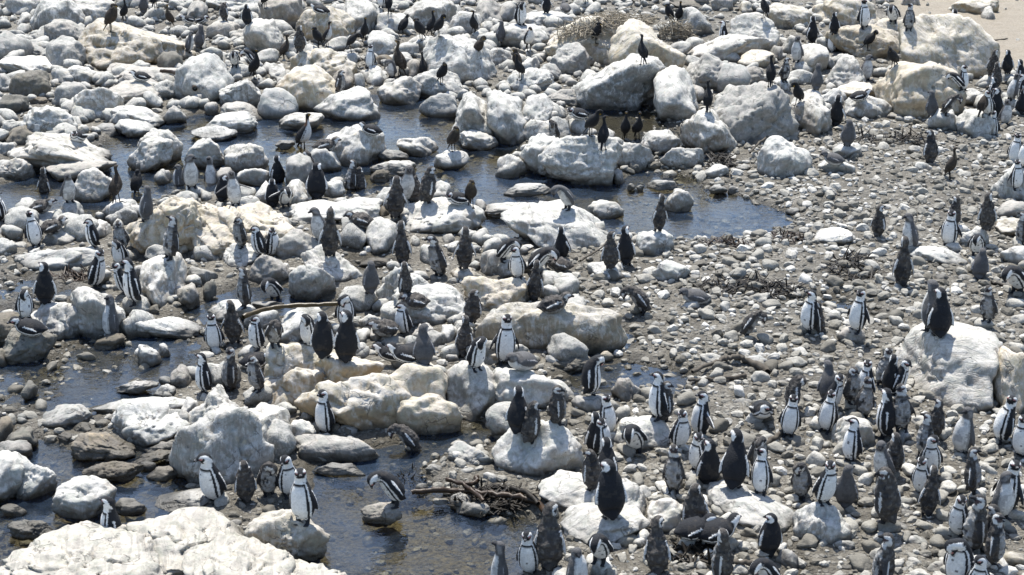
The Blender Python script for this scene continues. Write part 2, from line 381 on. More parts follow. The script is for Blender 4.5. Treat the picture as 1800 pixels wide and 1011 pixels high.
def rock_mesh(boxes, shape, seed, wpx):
    """boxes: list of (centre, half sizes, roll)"""
    V, FF, n0 = [], [], 0
    c0 = boxes[0][0]
    for k, (c, h, roll) in enumerate(boxes):
        level = 6 if wpx > 220 else 5 if wpx > 62 else 4 if wpx > 30 else 3
        v, off, r = unit_rock(shape, level, seed * 13 + k)
        ca, sa = math.cos(roll), math.sin(roll)
        yw = r.uniform(-0.5, 0.5); cy, sy = math.cos(yw), math.sin(yw)
        v = v @ np.array([[cy, sy, 0], [-sy, cy, 0], [0, 0, 1]])
        hs = np.array(h); v = v * hs
        v = v @ np.array([[ca, 0, sa], [0, 1, 0], [-sa, 0, ca]])
        for ax in range(3):
            lo, hi = v[:, ax].min(), v[:, ax].max(); v[:, ax] = ((v[:, ax] - lo) / (hi - lo) * 2 - 1) * hs[ax]
        size = max(hs[0], 0.12)
        nrm = v / np.linalg.norm(v / hs, axis=1)[:, None]; nrm /= np.linalg.norm(nrm, axis=1)[:, None]
        disp = 0.055 * fbm(v * 2.0 / size + off, 3, .5) * size + 0.013 * fbm(v * 10 + off, 3, .65)
        # joints and fissures
        q = v * 1.1 / size + off; q = q + 0.35 * np.stack([noise3(q * 1.7), noise3(q * 1.7 + 9), noise3(q * 1.7 + 31)], 1)
        wn = np.abs(noise3(q * (1.6 if shape in 'rf' else 2.3)))
        groove = np.exp(-(wn / 0.035) ** 2) * (noise3(q * 0.9 + 77) > (0.05 if shape in 'rf' else -0.15))
        disp -= groove * size * {'r': .035, 'f': .04, 'a': .06, 'b': .085}[shape]
        if shape in 'ab':                          # bedding steps
            ax = r.normal(size=3); ax[1] *= .5; ax /= np.linalg.norm(ax)
            s = (v @ ax) / size * r.uniform(3.0, 5.5) + 0.9 * fbm(v * 1.5 / size + off, 2)
            saw = s - np.floor(s)
            disp += (saw - 0.5) * size * (0.045 if shape == 'b' else 0.03)
        if shape == 'b':
            disp += 0.025 * size * np.abs(fbm(v * 2.4 / size + off + 5, 3, .5))
        v = v + nrm * disp[:, None]
        V.append(v + (np.array(c) - np.array(c0))); f = ico(level)[1]; FF.append(f + n0); n0 += len(v)
    return np.concatenate(V), np.concatenate(FF)
DEPTH = {'giant pale boulder at right': .46, 'foreground ledge': .44, 'flat white rock with': .40, 'broad smooth boulder': .40, 'long cream boulder': .17, 'largest yellowish': .24, 'cracked cream outcrop': .22,
         'deep shaded face': .20, 'wide black wet base': .17, 'triple-lobed': .20, 'great pointed': .34, 'black wet front': .18, 'big cream boulder with black undercut': .20}
def solve_box(x0, y0, x1, y1, shape, r, share=.32):
    """rock whose outline covers the box: front foot on the ground at the lower edge"""
    cx = (x0 + x1) / 2
    foot = on_plane(cx, y1, 0.0)
    s = ppm(foot); a = (x1 - x0) / 2 / s; Hm = (y1 - y0) / s
    al = math.atan2(CAMZ, foot.y); k = 0.30
    d = min(a * (1.3 if share > .36 else 0.85 if shape != 'a' else 0.75), share * Hm / math.sin(al)); d = max(d, 0.30 * a, 0.05)
    fr = d * math.sqrt(1 - k * k)
    lo, hi = 0.02, 6.0
    for _ in range(40):
        b = (lo + hi) / 2
        vis = fr * math.sin(al) + k * b * math.cos(al) + math.hypot(b * math.cos(al), d * math.sin(al))
        if vis < Hm: lo = b
        else: hi = b
    b = max(b, 0.05)
    if b > 1.05 * a:                              # broad rather than tall: the rest of the outline is depth
        b = min(b, 1.05 * a + 0.35 * (b - 1.05 * a))
        for _ in range(30):
            fr = d * math.sqrt(1 - k * k)
            if fr * math.sin(al) + k * b * math.cos(al) + math.hypot(b * math.cos(al), d * math.sin(al)) >= Hm or d > 2.0 * a: break
            d *= 1.06
    X = foot.x * (foot.y + fr) / foot.y
    return (X, foot.y + fr, k * b), (a, d, b)
ROCKS = [
 ([(12, -12, 69, 27)],'r','w','pale rock in the far left corner half hidden in deep shade'),
 ([(62, -4, 145, 54)],'a','w','white angular boulder with dark hollow front in the far left corner'),
 ([(137, -4, 220, 47)],'r','w','smooth pale dome behind the cream block with two cormorants'),
 ([(29, 20, 60, 50)],'a','w','small upright pale stone in the shaded gap at far left'),
 ([(72, 38, 89, 55)],'r','g','fist-like grey stone before the dark hollow at far left'),
 ([(0, 50, 58, 106)],'r','g','broad grey boulder with white cap on the left edge near the top'),
 ([(50, 58, 84, 81)],'r','g','small rounded grey rock leaning on the white-capped boulder at far left'),
 ([(87, 34, 160, 73)],'r','g','smooth grey slab leaning uphill left of the cream cormorant block'),
 ([(89, 64, 152, 123)],'r','g','rounded grey boulder tucked against the cream cormorant block'),
 ([(48, 74, 116, 100)],'a','g','knobbly grey rock between the white-capped boulder and the slabs'),
 ([(12, 98, 133, 135)],'a','w','long ridged pale slab lying below the rounded grey boulder at far left'),
 ([(25, 125, 89, 174)],'r','d','dark wet-sided boulder under the ridged slab on the left'),
 ([(-8, 125, 35, 166)],'a','g','layered grey rock cut by the left edge beneath the ridged slab'),
 ([(104, 112, 183, 151)],'r','w','peanut-shaped pale boulder with a bump on its right end'),
 ([(195, 109, 312, 145)],'r','g','low grey rock behind the penguin lying by the kelp pipe'),
 ([(211, 129, 282, 166)],'a','g','angular grey rock the penguin lies against beside the kelp pipe'),
 ([(100, 143, 160, 186)],'r','g','smooth oval grey boulder left of the pale egg boulder'),
 ([(166, 142, 276, 189)],'r','g','long grey hump lying behind the pale egg boulder'),
 ([(135, 150, 212, 211)],'r','w','pale egg-shaped boulder upper left with a rusty line low down'),
 ([(276, 131, 316, 163)],'r','g','small grey stone just behind the curved kelp pipe'),
 ([(0, 166, 52, 201)],'r','d','dark ribbed rock on the left edge above the first pool'),
 ([(52, 170, 85, 189)],'r','d','low dark wet stone right of the ribbed rock on the left edge'),
 ([(285, 184, 330, 217)],'r','g','almond-shaped grey rock at the back shore of the left pool'),
 ([(193, 185, 285, 222)],'a','w','flat pale slab with a sharp ridge at the back shore of the pool'),
 ([(42, 184, 133, 249)],'b','w','streaked white block standing at the left end of the back pool'),
 ([(278, 87, 324, 129)],'b','d','crumbly dark grey rock beside the two grey juveniles upper left'),
 ([(295, -4, 330, 22)],'a','w','small white angular rock at the top between two cormorants'),
 ([(330, -6, 366, 38)],'r','g','grey rounded rock at the top above the two juveniles'),
 ([(343, 145, 386, 179)],'r','w','little white rounded rock right of the kelp pipe'),
 ([(312, 95, 408, 178)],'r','w','large smooth white boulder right of the kelp pipe upper left'),
 ([(135, 36, 325, 122)],'b','y','broad cream block with two cormorants standing on its left shoulder'),
 ([(372, -19, 485, 21)],'a','w','bright flat boulder at the top edge under the cut-off cormorant'),
 ([(458, -12, 528, 51)],'r','g','brown-grey overhanging boulder right of the pyramid rock'),
 ([(368, 37, 418, 70)],'r','g','grey rounded rock below the brown curled-up penguin'),
 ([(370, 64, 404, 83)],'r','w','small pale cobble-like rock above the spread white penguins'),
 ([(406, 51, 444, 82)],'a','g','grey angular rock left of the pyramid-shaped boulder'),
 ([(434, 21, 497, 97)],'a','w','tall pyramid-shaped pale boulder below the cut-off cormorant'),
 ([(526, 12, 618, 77)],'a','y','cream sloping boulder with a penguin lying on its crest'),
 ([(599, -6, 667, 59)],'r','w','large rounded boulder with shaded blue-grey front at the top edge'),
 ([(503, 81, 622, 145)],'b','y','cracked cream block below the white-fronted cormorant'),
 ([(492, 115, 595, 186)],'r','y','big cream boulder with black undercut base upper centre left'),
 ([(474, 108, 510, 149)],'a','w','tilted pale stone between the black cormorant and the cracked block'),
 ([(360, 89, 405, 114)],'a','w','flat pale ledge under the white penguins upper left'),
 ([(389, 135, 470, 186)],'a','w','flat-topped white boulder with a black cormorant standing on it'),
 ([(458, 156, 520, 203)],'r','g','rounded grey boulder with a thin feather-like streak at the back pool'),
 ([(393, 179, 460, 209)],'f','g','low flat grey rock at the water behind the back pool'),
 ([(360, 179, 385, 201)],'r','g','small grey rock left of the low flat rock at the back pool'),
 ([(558, 155, 662, 206)],'r','w','broad white boulder with dark wet foot standing in the back pool'),
 ([(585, 110, 623, 162)],'r','g','upright grey rock behind the brown hunched bird'),
 ([(640, 117, 683, 156)],'r','w','box-like pale rock under the small white-fronted penguin'),
 ([(669, 134, 736, 178)],'r','w','pale boulder with dark shaded face under the preening grey juvenile'),
 ([(622, 102, 644, 162)],'r','w','narrow upright white rock left of the small white-fronted penguin'),
 ([(649, 53, 696, 101)],'r','w','stacked pale rock right of the hunched cormorants upper middle'),
 ([(659, 97, 689, 119)],'r','d','brown rounded hump left of the thin-necked brown cormorant'),
 ([(665, 21, 726, 60)],'r','w','pale boulder under the tall cormorant beside a penguin at the top'),
 ([(714, -4, 796, 50)],'r','w','big rounded pale boulder in front of which three cormorants sit in shade'),
 ([(836, -4, 882, 45)],'r','g','smooth grey boulder right of the upright cormorant at the top'),
 ([(874, -4, 910, 43)],'r','g','grey boulder with dark right side at the top left of the preening penguin'),
 ([(791, 19, 849, 61)],'r','w','bright rock behind the upright cormorant top middle'),
 ([(878, 41, 958, 85)],'r','w','pale boulder below the preening penguin at the top'),
 ([(928, 21, 1005, 51)],'f','w','flat slab a black-backed penguin stands on at the top'),
 ([(946, 48, 988, 75)],'r','g','grey rock below the flat slab left of the nest outcrop'),
 ([(718, 62, 764, 91)],'f','w','small bright ledge in front of the shaded cormorant trio'),
 ([(748, 61, 864, 144)],'a','w','wedge-shaped pale boulder with shaded face sloping right'),
 ([(724, 118, 818, 167)],'a','w','white-topped boulder with a round black cormorant against its face'),
 ([(845, 83, 900, 116)],'r','w','low pale rock beneath the grey moulting penguin top middle'),
 ([(742, 163, 800, 201)],'a','g','pointed striped grey rock at the back edge of the pool'),
 ([(882, 120, 980, 164)],'a','w','pale rubble boulder right behind the triple-lobed boulder'),
 ([(968, 77, 1032, 131)],'a','g','shaded grey block under the left end of the nest outcrop'),
 ([(941, 112, 987, 145)],'a','g','small grey angular rock below the pale-breasted brown cormorant'),
 ([(952, 155, 1024, 184)],'f','g','low flat grey rock behind the triple-lobed boulder'),
 ([(915, 95, 950, 135)],'a','w','thin upright pale stone below the pale-breasted brown cormorant'),
 ([(712, 83, 740, 141)],'r','g','grey boulder left of the wedge-shaped boulder'),
 ([(992, 136, 1018, 156)],'r','g','little rounded stone under the dark-fronted white boulder'),
 ([(967, 96, 990, 116)],'r','g','small grey stone in the gap left of the nest outcrop'),
 ([(799, 141, 868, 240), (852, 143, 930, 244), (908, 146, 968, 242)],'b','w','giant triple-lobed boulder split by vertical cracks at the pool'),
 ([(968, 28, 1110, 112), (1075, 34, 1192, 140)],'a','y','large cream outcrop carrying the stick nest'),
 ([(1014, 92, 1160, 186)],'b','w','large white boulder with black wet front below the nest outcrop'),
 ([(1190, 12, 1251, 63)],'a','w','pale angular rock right of the sitting cormorant at the nest'),
 ([(1207, 53, 1348, 109)],'a','w','wide pale slab right of the twiggy clump'),
 ([(1283, 24, 1364, 90)],'a','w','white boulder with shaded right face and a cormorant on top'),
 ([(1152, 96, 1226, 209)],'a','w','tall white buttress sloping down beside the dark pool corner'),
 ([(1203, 91, 1276, 159)],'b','g','craggy grey boulder in the middle of the right-hand pile'),
 ([(1252, 104, 1310, 165)],'a','g','grey split boulder behind the upright cormorant'),
 ([(1285, 116, 1348, 152)],'r','g','rounded grey rock left of the cormorant seen from behind'),
 ([(1299, 90, 1359, 120)],'f','y','cream shelf above the rounded grey rock in the right pile'),
 ([(1209, 135, 1239, 186)],'r','g','small shaded upright rock in the hollow of the right pile'),
 ([(1352, 70, 1378, 110)],'r','g','grey upright rock between cormorant and juvenile upper right'),
 ([(1367, 61, 1414, 96)],'r','w','white rounded rock behind the left-facing juvenile upper right'),
 ([(1404, 72, 1452, 127)],'r','w','smooth pale boulder right of the left-facing juvenile'),
 ([(1358, 134, 1389, 166)],'r','w','small white rock beneath the moulting bird with white front'),
 ([(1386, 159, 1452, 239)],'b','w','craggy white boulder below the preening cormorant upper right'),
 ([(1171, -8, 1253, 18)],'r','d','dark shaded boulder along the top edge right of the nest'),
 ([(1249, -4, 1289, 23)],'a','g','grey angular rock at the top right of the dark shaded boulder'),
 ([(1298, -2, 1322, 26)],'a','y','small yellowish rock at the top left of the cormorant'),
 ([(1346, 7, 1423, 50)],'f','y','flat cracked cream rubble slab at the top right'),
 ([(1382, 38, 1405, 55)],'r','g','small rounded stone below the cracked rubble slab top right'),
 ([(1253, 143, 1398, 247)],'b','g','large craggy boulder with a black hollow in its foot'),
 ([(1203, 188, 1287, 266)],'b','w','speckled white boulder right of the lone upright cormorant'),
 ([(1440, -12, 1549, 45)],'r','y','big cream boulder with dark underside at the top right'),
 ([(1460, 42, 1570, 102)],'a','y','white-splashed outcrop with a curled-neck cormorant'),
 ([(1671, -8, 1748, 29)],'r','y','rounded tan boulder resting on the sand at the top right'),
 ([(1724, 3, 1753, 43)],'a','w','shaded upright block on the sand beside the tan boulder'),
 ([(1451, 95, 1514, 159)],'b','w','craggy pale boulder left of the juvenile facing front upper right'),
 ([(1486, 165, 1559, 209)],'r','w','rounded pale boulder with a crack under the penguin lying upper right'),
 ([(1463, 144, 1542, 176)],'f','y','cream slab behind the penguin lying upper right'),
 ([(1436, 80, 1467, 125)],'r','g','smooth grey rock under the left-looking penguin upper right'),
 ([(1629, 190, 1683, 231)],'r','w','pale rounded rock at the foot of the bumpy outcrop'),
 ([(1684, 192, 1739, 244)],'r','w','smooth white boulder with dark base beside the right-hand crowd'),
 ([(1440, 154, 1487, 188)],'r','w','small pale rock behind the white-naped penguin'),
 ([(1564, 49, 1613, 91)],'a','g','grey wedge of rock left of the great pointed boulder'),
 ([(1537, 34, 1583, 63)],'f','y','cream ledge below the white-bellied bowing penguin'),
 ([(1583, -8, 1618, 18)],'r','g','rounded grey rock at the top above the brown moulting bird'),
 ([(1556, 197, 1590, 214)],'r','g','low stone at the front of the bumpy outcrop'),
 ([(1580, 24, 1738, 134)],'a','y','great pointed pale boulder on the sand at upper right'),
 ([(1550, 108, 1682, 205)],'b','y','bumpy weathered cream outcrop below the great pointed boulder'),
 ([(11, 220, 70, 259)],'r','d','brown wet rounded boulder near the left edge of the back pool'),
 ([(66, 222, 111, 247)],'r','g','grey rock above the long slab with the front-facing penguin'),
 ([(-6, 250, 34, 278)],'r','w','white rounded boulder on the left edge by the pool'),
 ([(86, 278, 197, 316)],'r','g','smooth oblong grey boulder below the long slab'),
 ([(118, 260, 159, 286)],'r','g','small grey rock wedged under the long slab'),
 ([(134, 296, 205, 351)],'r','w','pale boulder with white dripping streaks in the left pool'),
 ([(149, 217, 209, 238)],'f','g','low brown-grey flat rock in the pool behind the long slab'),
 ([(191, 192, 236, 225)],'r','w','white rounded rock at the back shore left of the sharp slab'),
 ([(206, 212, 268, 239)],'r','w','striped pale rock in the water in front of the sharp slab'),
 ([(186, 351, 245, 390)],'r','w','pale boulder the brown cormorant stands on in the left pool'),
 ([(168, 372, 190, 389)],'r','w','small pale rock at the water left of the cormorant boulder'),
 ([(105, 353, 149, 397)],'r','g','dark-faced leaning rock behind the penguins at left'),
 ([(23, 371, 118, 406)],'f','w','flat white rock under the lying moulting penguin at left'),
 ([(157, 388, 198, 426)],'r','w','pale rock behind the black penguin lying at left'),
 ([(-4, 391, 20, 426)],'r','g','grey rock on the left edge below the edge penguin'),
 ([(272, 296, 302, 323)],'b','w','crusted small white rock in water left of the juvenile trio'),
 ([(30, 228, 198, 302), (0, 275, 60, 314)],'b','w','long white slab in the pool with a penguin lying on it facing front'),
 ([(248, 226, 322, 280), (228, 244, 304, 298)],'b','w','white two-part boulder alone in the blue water at left'),
 ([(338, 221, 414, 247)],'r','w','low white rounded rock in the back pool beside open water'),
 ([(366, 194, 449, 230)],'r','w','broad low pale boulder at the back of the blue pool'),
 ([(236, 338, 375, 448), (310, 358, 532, 452)],'b','y','largest yellowish boulder with fissured sides left of centre'),
 ([(329, 241, 402, 291)],'a','w','pointed pale boulder behind the yellowish boulder penguins'),
 ([(398, 250, 469, 297)],'r','w','lumpy white boulder surrounded by blue water'),
 ([(495, 196, 566, 226)],'r','w','low white rock behind the rufous-necked cormorant'),
 ([(484, 246, 519, 260)],'f','g','flat stone just breaking the blue pool surface'),
 ([(574, 220, 675, 286)],'r','w','big white dome in the pool with a penguin lying on top'),
 ([(500, 258, 548, 328)],'a','g','pointed grey rock under the rufous-necked cormorant'),
 ([(542, 259, 598, 301)],'r','w','pale rounded rock left of the big dome with lying penguin'),
 ([(421, 293, 473, 324)],'a','w','low jagged white rock behind the leaning black penguin'),
 ([(383, 291, 409, 325)],'r','g','small grey rock behind the wing-spreading juvenile'),
 ([(444, 315, 485, 366)],'a','w','upright white rock right of the wing-spreading juvenile'),
 ([(501, 315, 545, 368)],'r','w','white rock behind the bowing penguin with outstretched flipper'),
 ([(565, 317, 608, 352)],'r','w','white rock right of the black-backed hunched penguin'),
 ([(577, 311, 607, 335)],'f','g','flat grey stone behind the grey penguin pair left of centre'),
 ([(654, 279, 728, 305)],'a','w','white ledge rock at the waterline right of the big dome'),
 ([(651, 297, 686, 319)],'b','d','dark barnacled rock under the white ledge rock'),
 ([(666, 262, 717, 282)],'r','g','brownish low rock behind the white ledge rock'),
 ([(701, 239, 768, 272)],'r','w','bright flat-topped rock in the pool right of the big dome'),
 ([(645, 386, 696, 444)],'r','w','rounded white boulder with a dark slit left of centre'),
 ([(606, 392, 649, 437)],'r','g','grey rounded boulder left of the slit boulder'),
 ([(662, 354, 686, 388)],'r','d','dark stone behind the tall scruffy penguin'),
 ([(518, 352, 618, 396), (575, 345, 666, 392)],'r','w','wide white twin boulder behind the two scruffy penguins left of centre'),
 ([(808, 229, 873, 261)],'r','w','loaf-shaped white boulder with a notch standing in the pool'),
 ([(765, 265, 823, 296)],'f','w','small flat-topped boulder in water with a brown hunched bird'),
 ([(873, 272, 923, 310)],'r','w','white rock touching the left of the huge black-based boulder'),
 ([(918, 208, 980, 251)],'r','w','white boulder behind the huge black-based boulder under a preening bird'),
 ([(990, 198, 1032, 232)],'r','w','rounded white rock left of the preening black cormorant pair'),
 ([(889, 321, 966, 342)],'f','w','oblong flat rock lying in the middle of the pool'),
 ([(849, 354, 926, 380)],'r','w','low pointed rock in the blue pool near its front shore'),
 ([(1036, 350, 1094, 381)],'r','w','smooth oval white rock in the pool left of the egg boulder'),
 ([(835, 348, 858, 376)],'r','g','small grey rock behind the brown hunched bird at the pool'),
 ([(763, 319, 795, 352)],'a','w','small jagged white rock right of the two grey moulting penguins'),
 ([(1056, 217, 1081, 254)],'r','w','white rock right of the preening black cormorant pair'),
 ([(916, 236, 1000, 306), (950, 230, 1088, 320)],'b','w','huge white boulder with wide black wet base in the pool'),
 ([(893, 358, 1072, 440)],'a','w','sharp white outcrop with a penguin leaning left on it'),
 ([(716, 348, 843, 412)],'b','w','crumbled white outcrop left of the blue pool'),
 ([(1078, 247, 1148, 297)],'a','w','white boulder under two upright black cormorants'),
 ([(1129, 229, 1193, 268)],'r','w','pale boulder behind the two cormorant boulders right of the pool'),
 ([(1162, 255, 1236, 298)],'a','w','boulder with dark front under the neck-tucked cormorant'),
 ([(1234, 291, 1280, 317)],'a','w','tilted pale slab before the black weed clump'),
 ([(1289, 289, 1320, 305)],'r','w','oval pale cobble behind the cobble beach left of the striated boulder'),
 ([(1139, 315, 1188, 332)],'f','w','flat pale rock at the pool tip'),
 ([(1168, 332, 1216, 369)],'a','w','squared white rock behind the egg-boulder penguin'),
 ([(1402, 291, 1431, 311)],'r','g','rounded grey stone right of the striated boulder'),
 ([(1407, 353, 1429, 372)],'r','w','round pale cobble at the right end of the pool'),
 ([(1092, 280, 1130, 303)],'r','d','dark pitted rock under the twin cormorant boulder'),
 ([(1076, 299, 1097, 323)],'r','g','grey rock at the right end of the black-based boulder'),
 ([(1380, 365, 1407, 378)],'f','w','flat cobble on the right shore of the pool'),
 ([(1246, 324, 1278, 340)],'a','w','small jagged slab in the cobbles behind the pool'),
 ([(1279, 326, 1298, 339)],'a','w','little angular stone right of the jagged slab behind the pool'),
 ([(1102, 323, 1116, 334)],'r','w','first of two white cobbles in shallow brown water'),
 ([(1119, 325, 1132, 334)],'r','w','second and smaller of two white cobbles in shallow brown water'),
 ([(1332, 240, 1423, 313)],'a','w','striated white boulder standing alone on the cobble beach'),
 ([(1460, 251, 1514, 281)],'r','w','white stone with dark base under the hunched grey juvenile'),
 ([(1438, 278, 1498, 309)],'f','w','slab with dark right end in front of the lying grey penguin'),
 ([(1605, 285, 1634, 306)],'r','w','oval pale cobble below the moulting penguin seen from behind'),
 ([(1746, 351, 1808, 386)],'a','g','grey slab under the right-edge penguin facing front'),
 ([(1438, 326, 1472, 349)],'r','w','roundish pale cobble at the left of the right beach'),
 ([(1526, 312, 1553, 325)],'r','w','light oval cobble in the middle of the right beach'),
 ([(1572, 319, 1599, 334)],'r','g','grey cobble left below the brown cormorant'),
 ([(1749, 384, 1812, 420)],'r','y','cream boulder on the right edge behind the penguin cluster'),
 ([(1685, 398, 1734, 437)],'a','w','pale block behind the long smooth boulder on the right'),
 ([(1742, 288, 1812, 358)],'a','w','big white boulder cut by the right edge behind the front-facing penguin'),
 ([(1416, 400, 1497, 434)],'r','w','low pale boulder with dark shade beneath on the right beach'),
 ([(74, 401, 134, 433)],'a','w','white angular rock behind the log-shaped boulder'),
 ([(231, 392, 279, 444)],'r','w','pale boulder between the hunched moulting bird and the tall penguin at left'),
 ([(211, 542, 271, 588)],'r','w','smooth pale boulder below the two penguins at left'),
 ([(250, 554, 350, 592)],'r','w','smooth white low boulder at the edge of the muddy channel'),
 ([(307, 499, 352, 543)],'b','g','crusty grey rock right of the tall streaked block'),
 ([(172, 584, 219, 610)],'b','d','dark wet rock in the mud under the grey-backed penguin'),
 ([(-4, 432, 20, 450)],'r','d','dark wet rock on the left edge beside the log-shaped boulder'),
 ([(31, 428, 175, 474)],'f','w','log-shaped white boulder with dark underside at left'),
 ([(248, 436, 320, 540)],'b','w','tall streaked white block with a black shadowed base'),
 ([(54, 528, 160, 592), (128, 500, 222, 586)],'b','w','crumbly white bank where the black-backed penguin stands'),
 ([(-10, 548, 60, 604)],'b','d','upper dark craggy wet rock on the left edge by the mud'),
 ([(0, 580, 88, 634)],'b','d','lower dark craggy wet rock on the left edge by the mud'),
 ([(386, 430, 461, 472)],'a','w','layered white rock under two half-hidden penguins'),
 ([(440, 447, 506, 496)],'a','g','grey tilted rock below the pair of half-hidden penguins'),
 ([(492, 403, 565, 456)],'r','g','grey boulder with a dark shadowed left side'),
 ([(512, 458, 585, 524)],'a','w','pointed pale boulder with a black pit in its lower right'),
 ([(536, 434, 639, 495)],'a','w','broad white boulder under the scruffy penguin left of centre'),
 ([(596, 504, 662, 537)],'r','w','smooth white hump behind the end of the long kelp stalk'),
 ([(630, 553, 674, 585)],'a','w','pale slab right of the black-backed penguin pair'),
 ([(648, 573, 682, 608)],'r','g','grey stone below the pale slab near the white-faced penguins'),
 ([(371, 528, 444, 564)],'r','w','pale boulder at the left end of the long kelp stalk'),
 ([(434, 544, 491, 581)],'a','w','pale slab under the long kelp stalk'),
 ([(494, 544, 548, 605)],'a','w','white rocks below the middle of the long kelp stalk'),
 ([(668, 590, 716, 614)],'r','w','rounded pale rock below the white-faced penguin near centre'),
 ([(444, 526, 495, 541)],'f','w','bright low stone just above the long kelp stalk'),
 ([(623, 573, 652, 612)],'r','w','white rock hidden behind the pair of black-backed penguins'),
 ([(358, 476, 383, 527)],'b','d','dark wet rock left of the tall brown penguin by the channel'),
 ([(635, 451, 686, 469)],'f','d','flat dark rock in the small channel left of centre'),
 ([(663, 463, 758, 545), (690, 495, 818, 572)],'b','w','large white boulder with a dark-backed penguin on its shoulder near centre'),
 ([(830, 407, 875, 437)],'r','w','rounded pale rock at the front shore of the blue pool'),
 ([(848, 439, 904, 486)],'a','w','pyramid-shaped white rock left of the front-facing penguin'),
 ([(791, 468, 839, 497)],'r','y','cream rock beneath the brown penguin seen from behind'),
 ([(964, 477, 1018, 504)],'r','w','oval white boulder with dark underside near centre'),
 ([(772, 565, 805, 610)],'r','w','pale rock left of the lower scruffy brown penguin'),
 ([(723, 569, 765, 606)],'r','w','pale rounded rock behind the lower centre penguins'),
 ([(1035, 461, 1096, 497)],'r','w','rounded white boulder below the pair at the pool tip'),
 ([(952, 484, 965, 502)],'r','w','small round stone right of the speckled brown penguin'),
 ([(952, 471, 968, 487)],'r','g','small grey stone left of the oval dark-based boulder'),
 ([(1049, 491, 1074, 505)],'r','w','small oval stone below the rounded boulder at the pool tip'),
 ([(777, 411, 800, 435)],'r','g','grey stone between the two brown penguins near centre'),
 ([(820, 478, 930, 548)],'b','y','rubbly cream outcrop left of the speckled brown penguin'),
 ([(842, 531, 1000, 612), (880, 533, 1084, 617)],'r','y','long cream boulder with a brown penguin lying on it near centre'),
 ([(1112, 404, 1183, 453)],'r','w','white egg boulder with a brown penguin standing on it'),
 ([(1144, 455, 1210, 499)],'r','w','heart-shaped white boulder at the left of the cobble beach'),
 ([(1268, 496, 1294, 516)],'r','g','rounded grey stone below the dark kelp heap'),
 ([(1320, 431, 1357, 445)],'f','w','flat pale cobble beyond the kelp heap'),
 ([(1377, 434, 1415, 449)],'f','w','broad flat cobble right of the flat pale one'),
 ([(1381, 503, 1405, 513)],'f','w','flat stone at the small right-hand puddle'),
 ([(1281, 457, 1305, 470)],'r','w','oval cobble above the dark kelp heap'),
 ([(1204, 441, 1225, 457)],'r','w','round pale cobble right of the egg boulder'),
 ([(1241, 454, 1258, 463)],'r','w','small oval cobble upper right of the heart-shaped boulder'),
 ([(1264, 432, 1278, 442)],'r','w','little bright cobble near the pool tip'),
 ([(1231, 429, 1259, 438)],'f','w','flat bright cobble by the pool tip'),
 ([(1218, 413, 1239, 429)],'r','w','pale cobble touching the water at the pool tip'),
 ([(1179, 446, 1193, 456)],'r','w','small cobble beside the egg boulder'),
 ([(1141, 566, 1165, 581)],'r','w','pale oval cobble below the bent-over moulting penguin'),
 ([(1078, 561, 1103, 572)],'r','w','pale flat cobble right of the long cream boulder'),
 ([(1210, 483, 1233, 497)],'r','g','grey cobble right of the heart-shaped boulder'),
 ([(1160, 498, 1179, 508)],'r','w','small pale cobble below the heart-shaped boulder'),
 ([(1366, 564, 1395, 578)],'r','w','broad pale cobble right of the brown crouching penguin'),
 ([(1757, 430, 1812, 470)],'r','w','pale block on the right edge beside the stooping penguin'),
 ([(1472, 574, 1520, 610)],'a','g','grey angular rock below the penguin at the puddle'),
 ([(1449, 549, 1478, 569)],'r','g','roundish stone left of the penguin at the puddle'),
 ([(1601, 479, 1630, 497)],'r','g','grey stone right of the tall grey penguin'),
 ([(1638, 481, 1667, 499)],'r','g','oval stone behind the pair on the giant pale boulder'),
 ([(1682, 483, 1711, 499)],'r','g','grey stone left of the hunched grey bird'),
 ([(1447, 539, 1472, 553)],'r','g','small stone above the roundish stone by the puddle'),
 ([(1603, 430, 1703, 470)],'r','w','long smooth white boulder on the right beach with a penguin standing behind'),
 ([(1578, 570, 1752, 722)],'a','w','giant pale boulder at right with two penguins on its peak'),
 ([(1734, 541, 1815, 724)],'a','y','tan boulder cut by the right edge beside the giant pale one'),
 ([(-4, 598, 14, 644)],'r','d','dark boulder on the left edge above the muddy water'),
 ([(72, 708, 163, 757)],'r','g','smooth slate-grey boulder with wet sheen in the left mud'),
 ([(-6, 730, 24, 773)],'r','d','dark rounded boulder on the left edge below the mud'),
 ([(12, 751, 68, 788)],'r','d','pair-like dark wet boulder near the left edge'),
 ([(129, 743, 165, 765)],'f','d','dark flat stone right of the slate-grey boulder'),
 ([(163, 737, 196, 757)],'r','d','dark round stone behind the wrinkled wet rock'),
 ([(190, 727, 217, 746)],'r','g','small grey stone between flat slabs and the knobby boulder'),
 ([(136, 757, 238, 805)],'b','d','wrinkled wet grey rock at the edge of the lower left pool'),
 ([(203, 706, 333, 785)],'b','w','knobby white boulder with dark base left of the craggy giant'),
 ([(253, 776, 311, 796)],'a','g','small grey rock at the foot of the craggy giant'),
 ([(236, 792, 308, 814)],'b','d','low dark rock in front of the craggy giant'),
 ([(208, 666, 275, 690)],'a','w','thin pale slab at the mud edge, upper of two'),
 ([(173, 697, 323, 734)],'f','w','long splintered pale slab at the mud edge, lower of two'),
 ([(271, 675, 311, 701)],'r','w','pale rock behind the splintered slabs'),
 ([(-4, 773, 56, 809)],'r','g','grey-white boulder on the left edge above the shaded boulder'),
 ([(321, 692, 352, 743)],'r','w','upright rounded white rock left of the craggy giant'),
 ([(279, 660, 308, 680)],'r','g','small grey rock beside the muddy channel below the white-bellied penguin'),
 ([(304, 641, 342, 686)],'r','g','smooth grey rock left of the upright white-bellied penguin'),
 ([(103, 760, 138, 780)],'r','d','half-sunken round stone below the slate-grey boulder'),
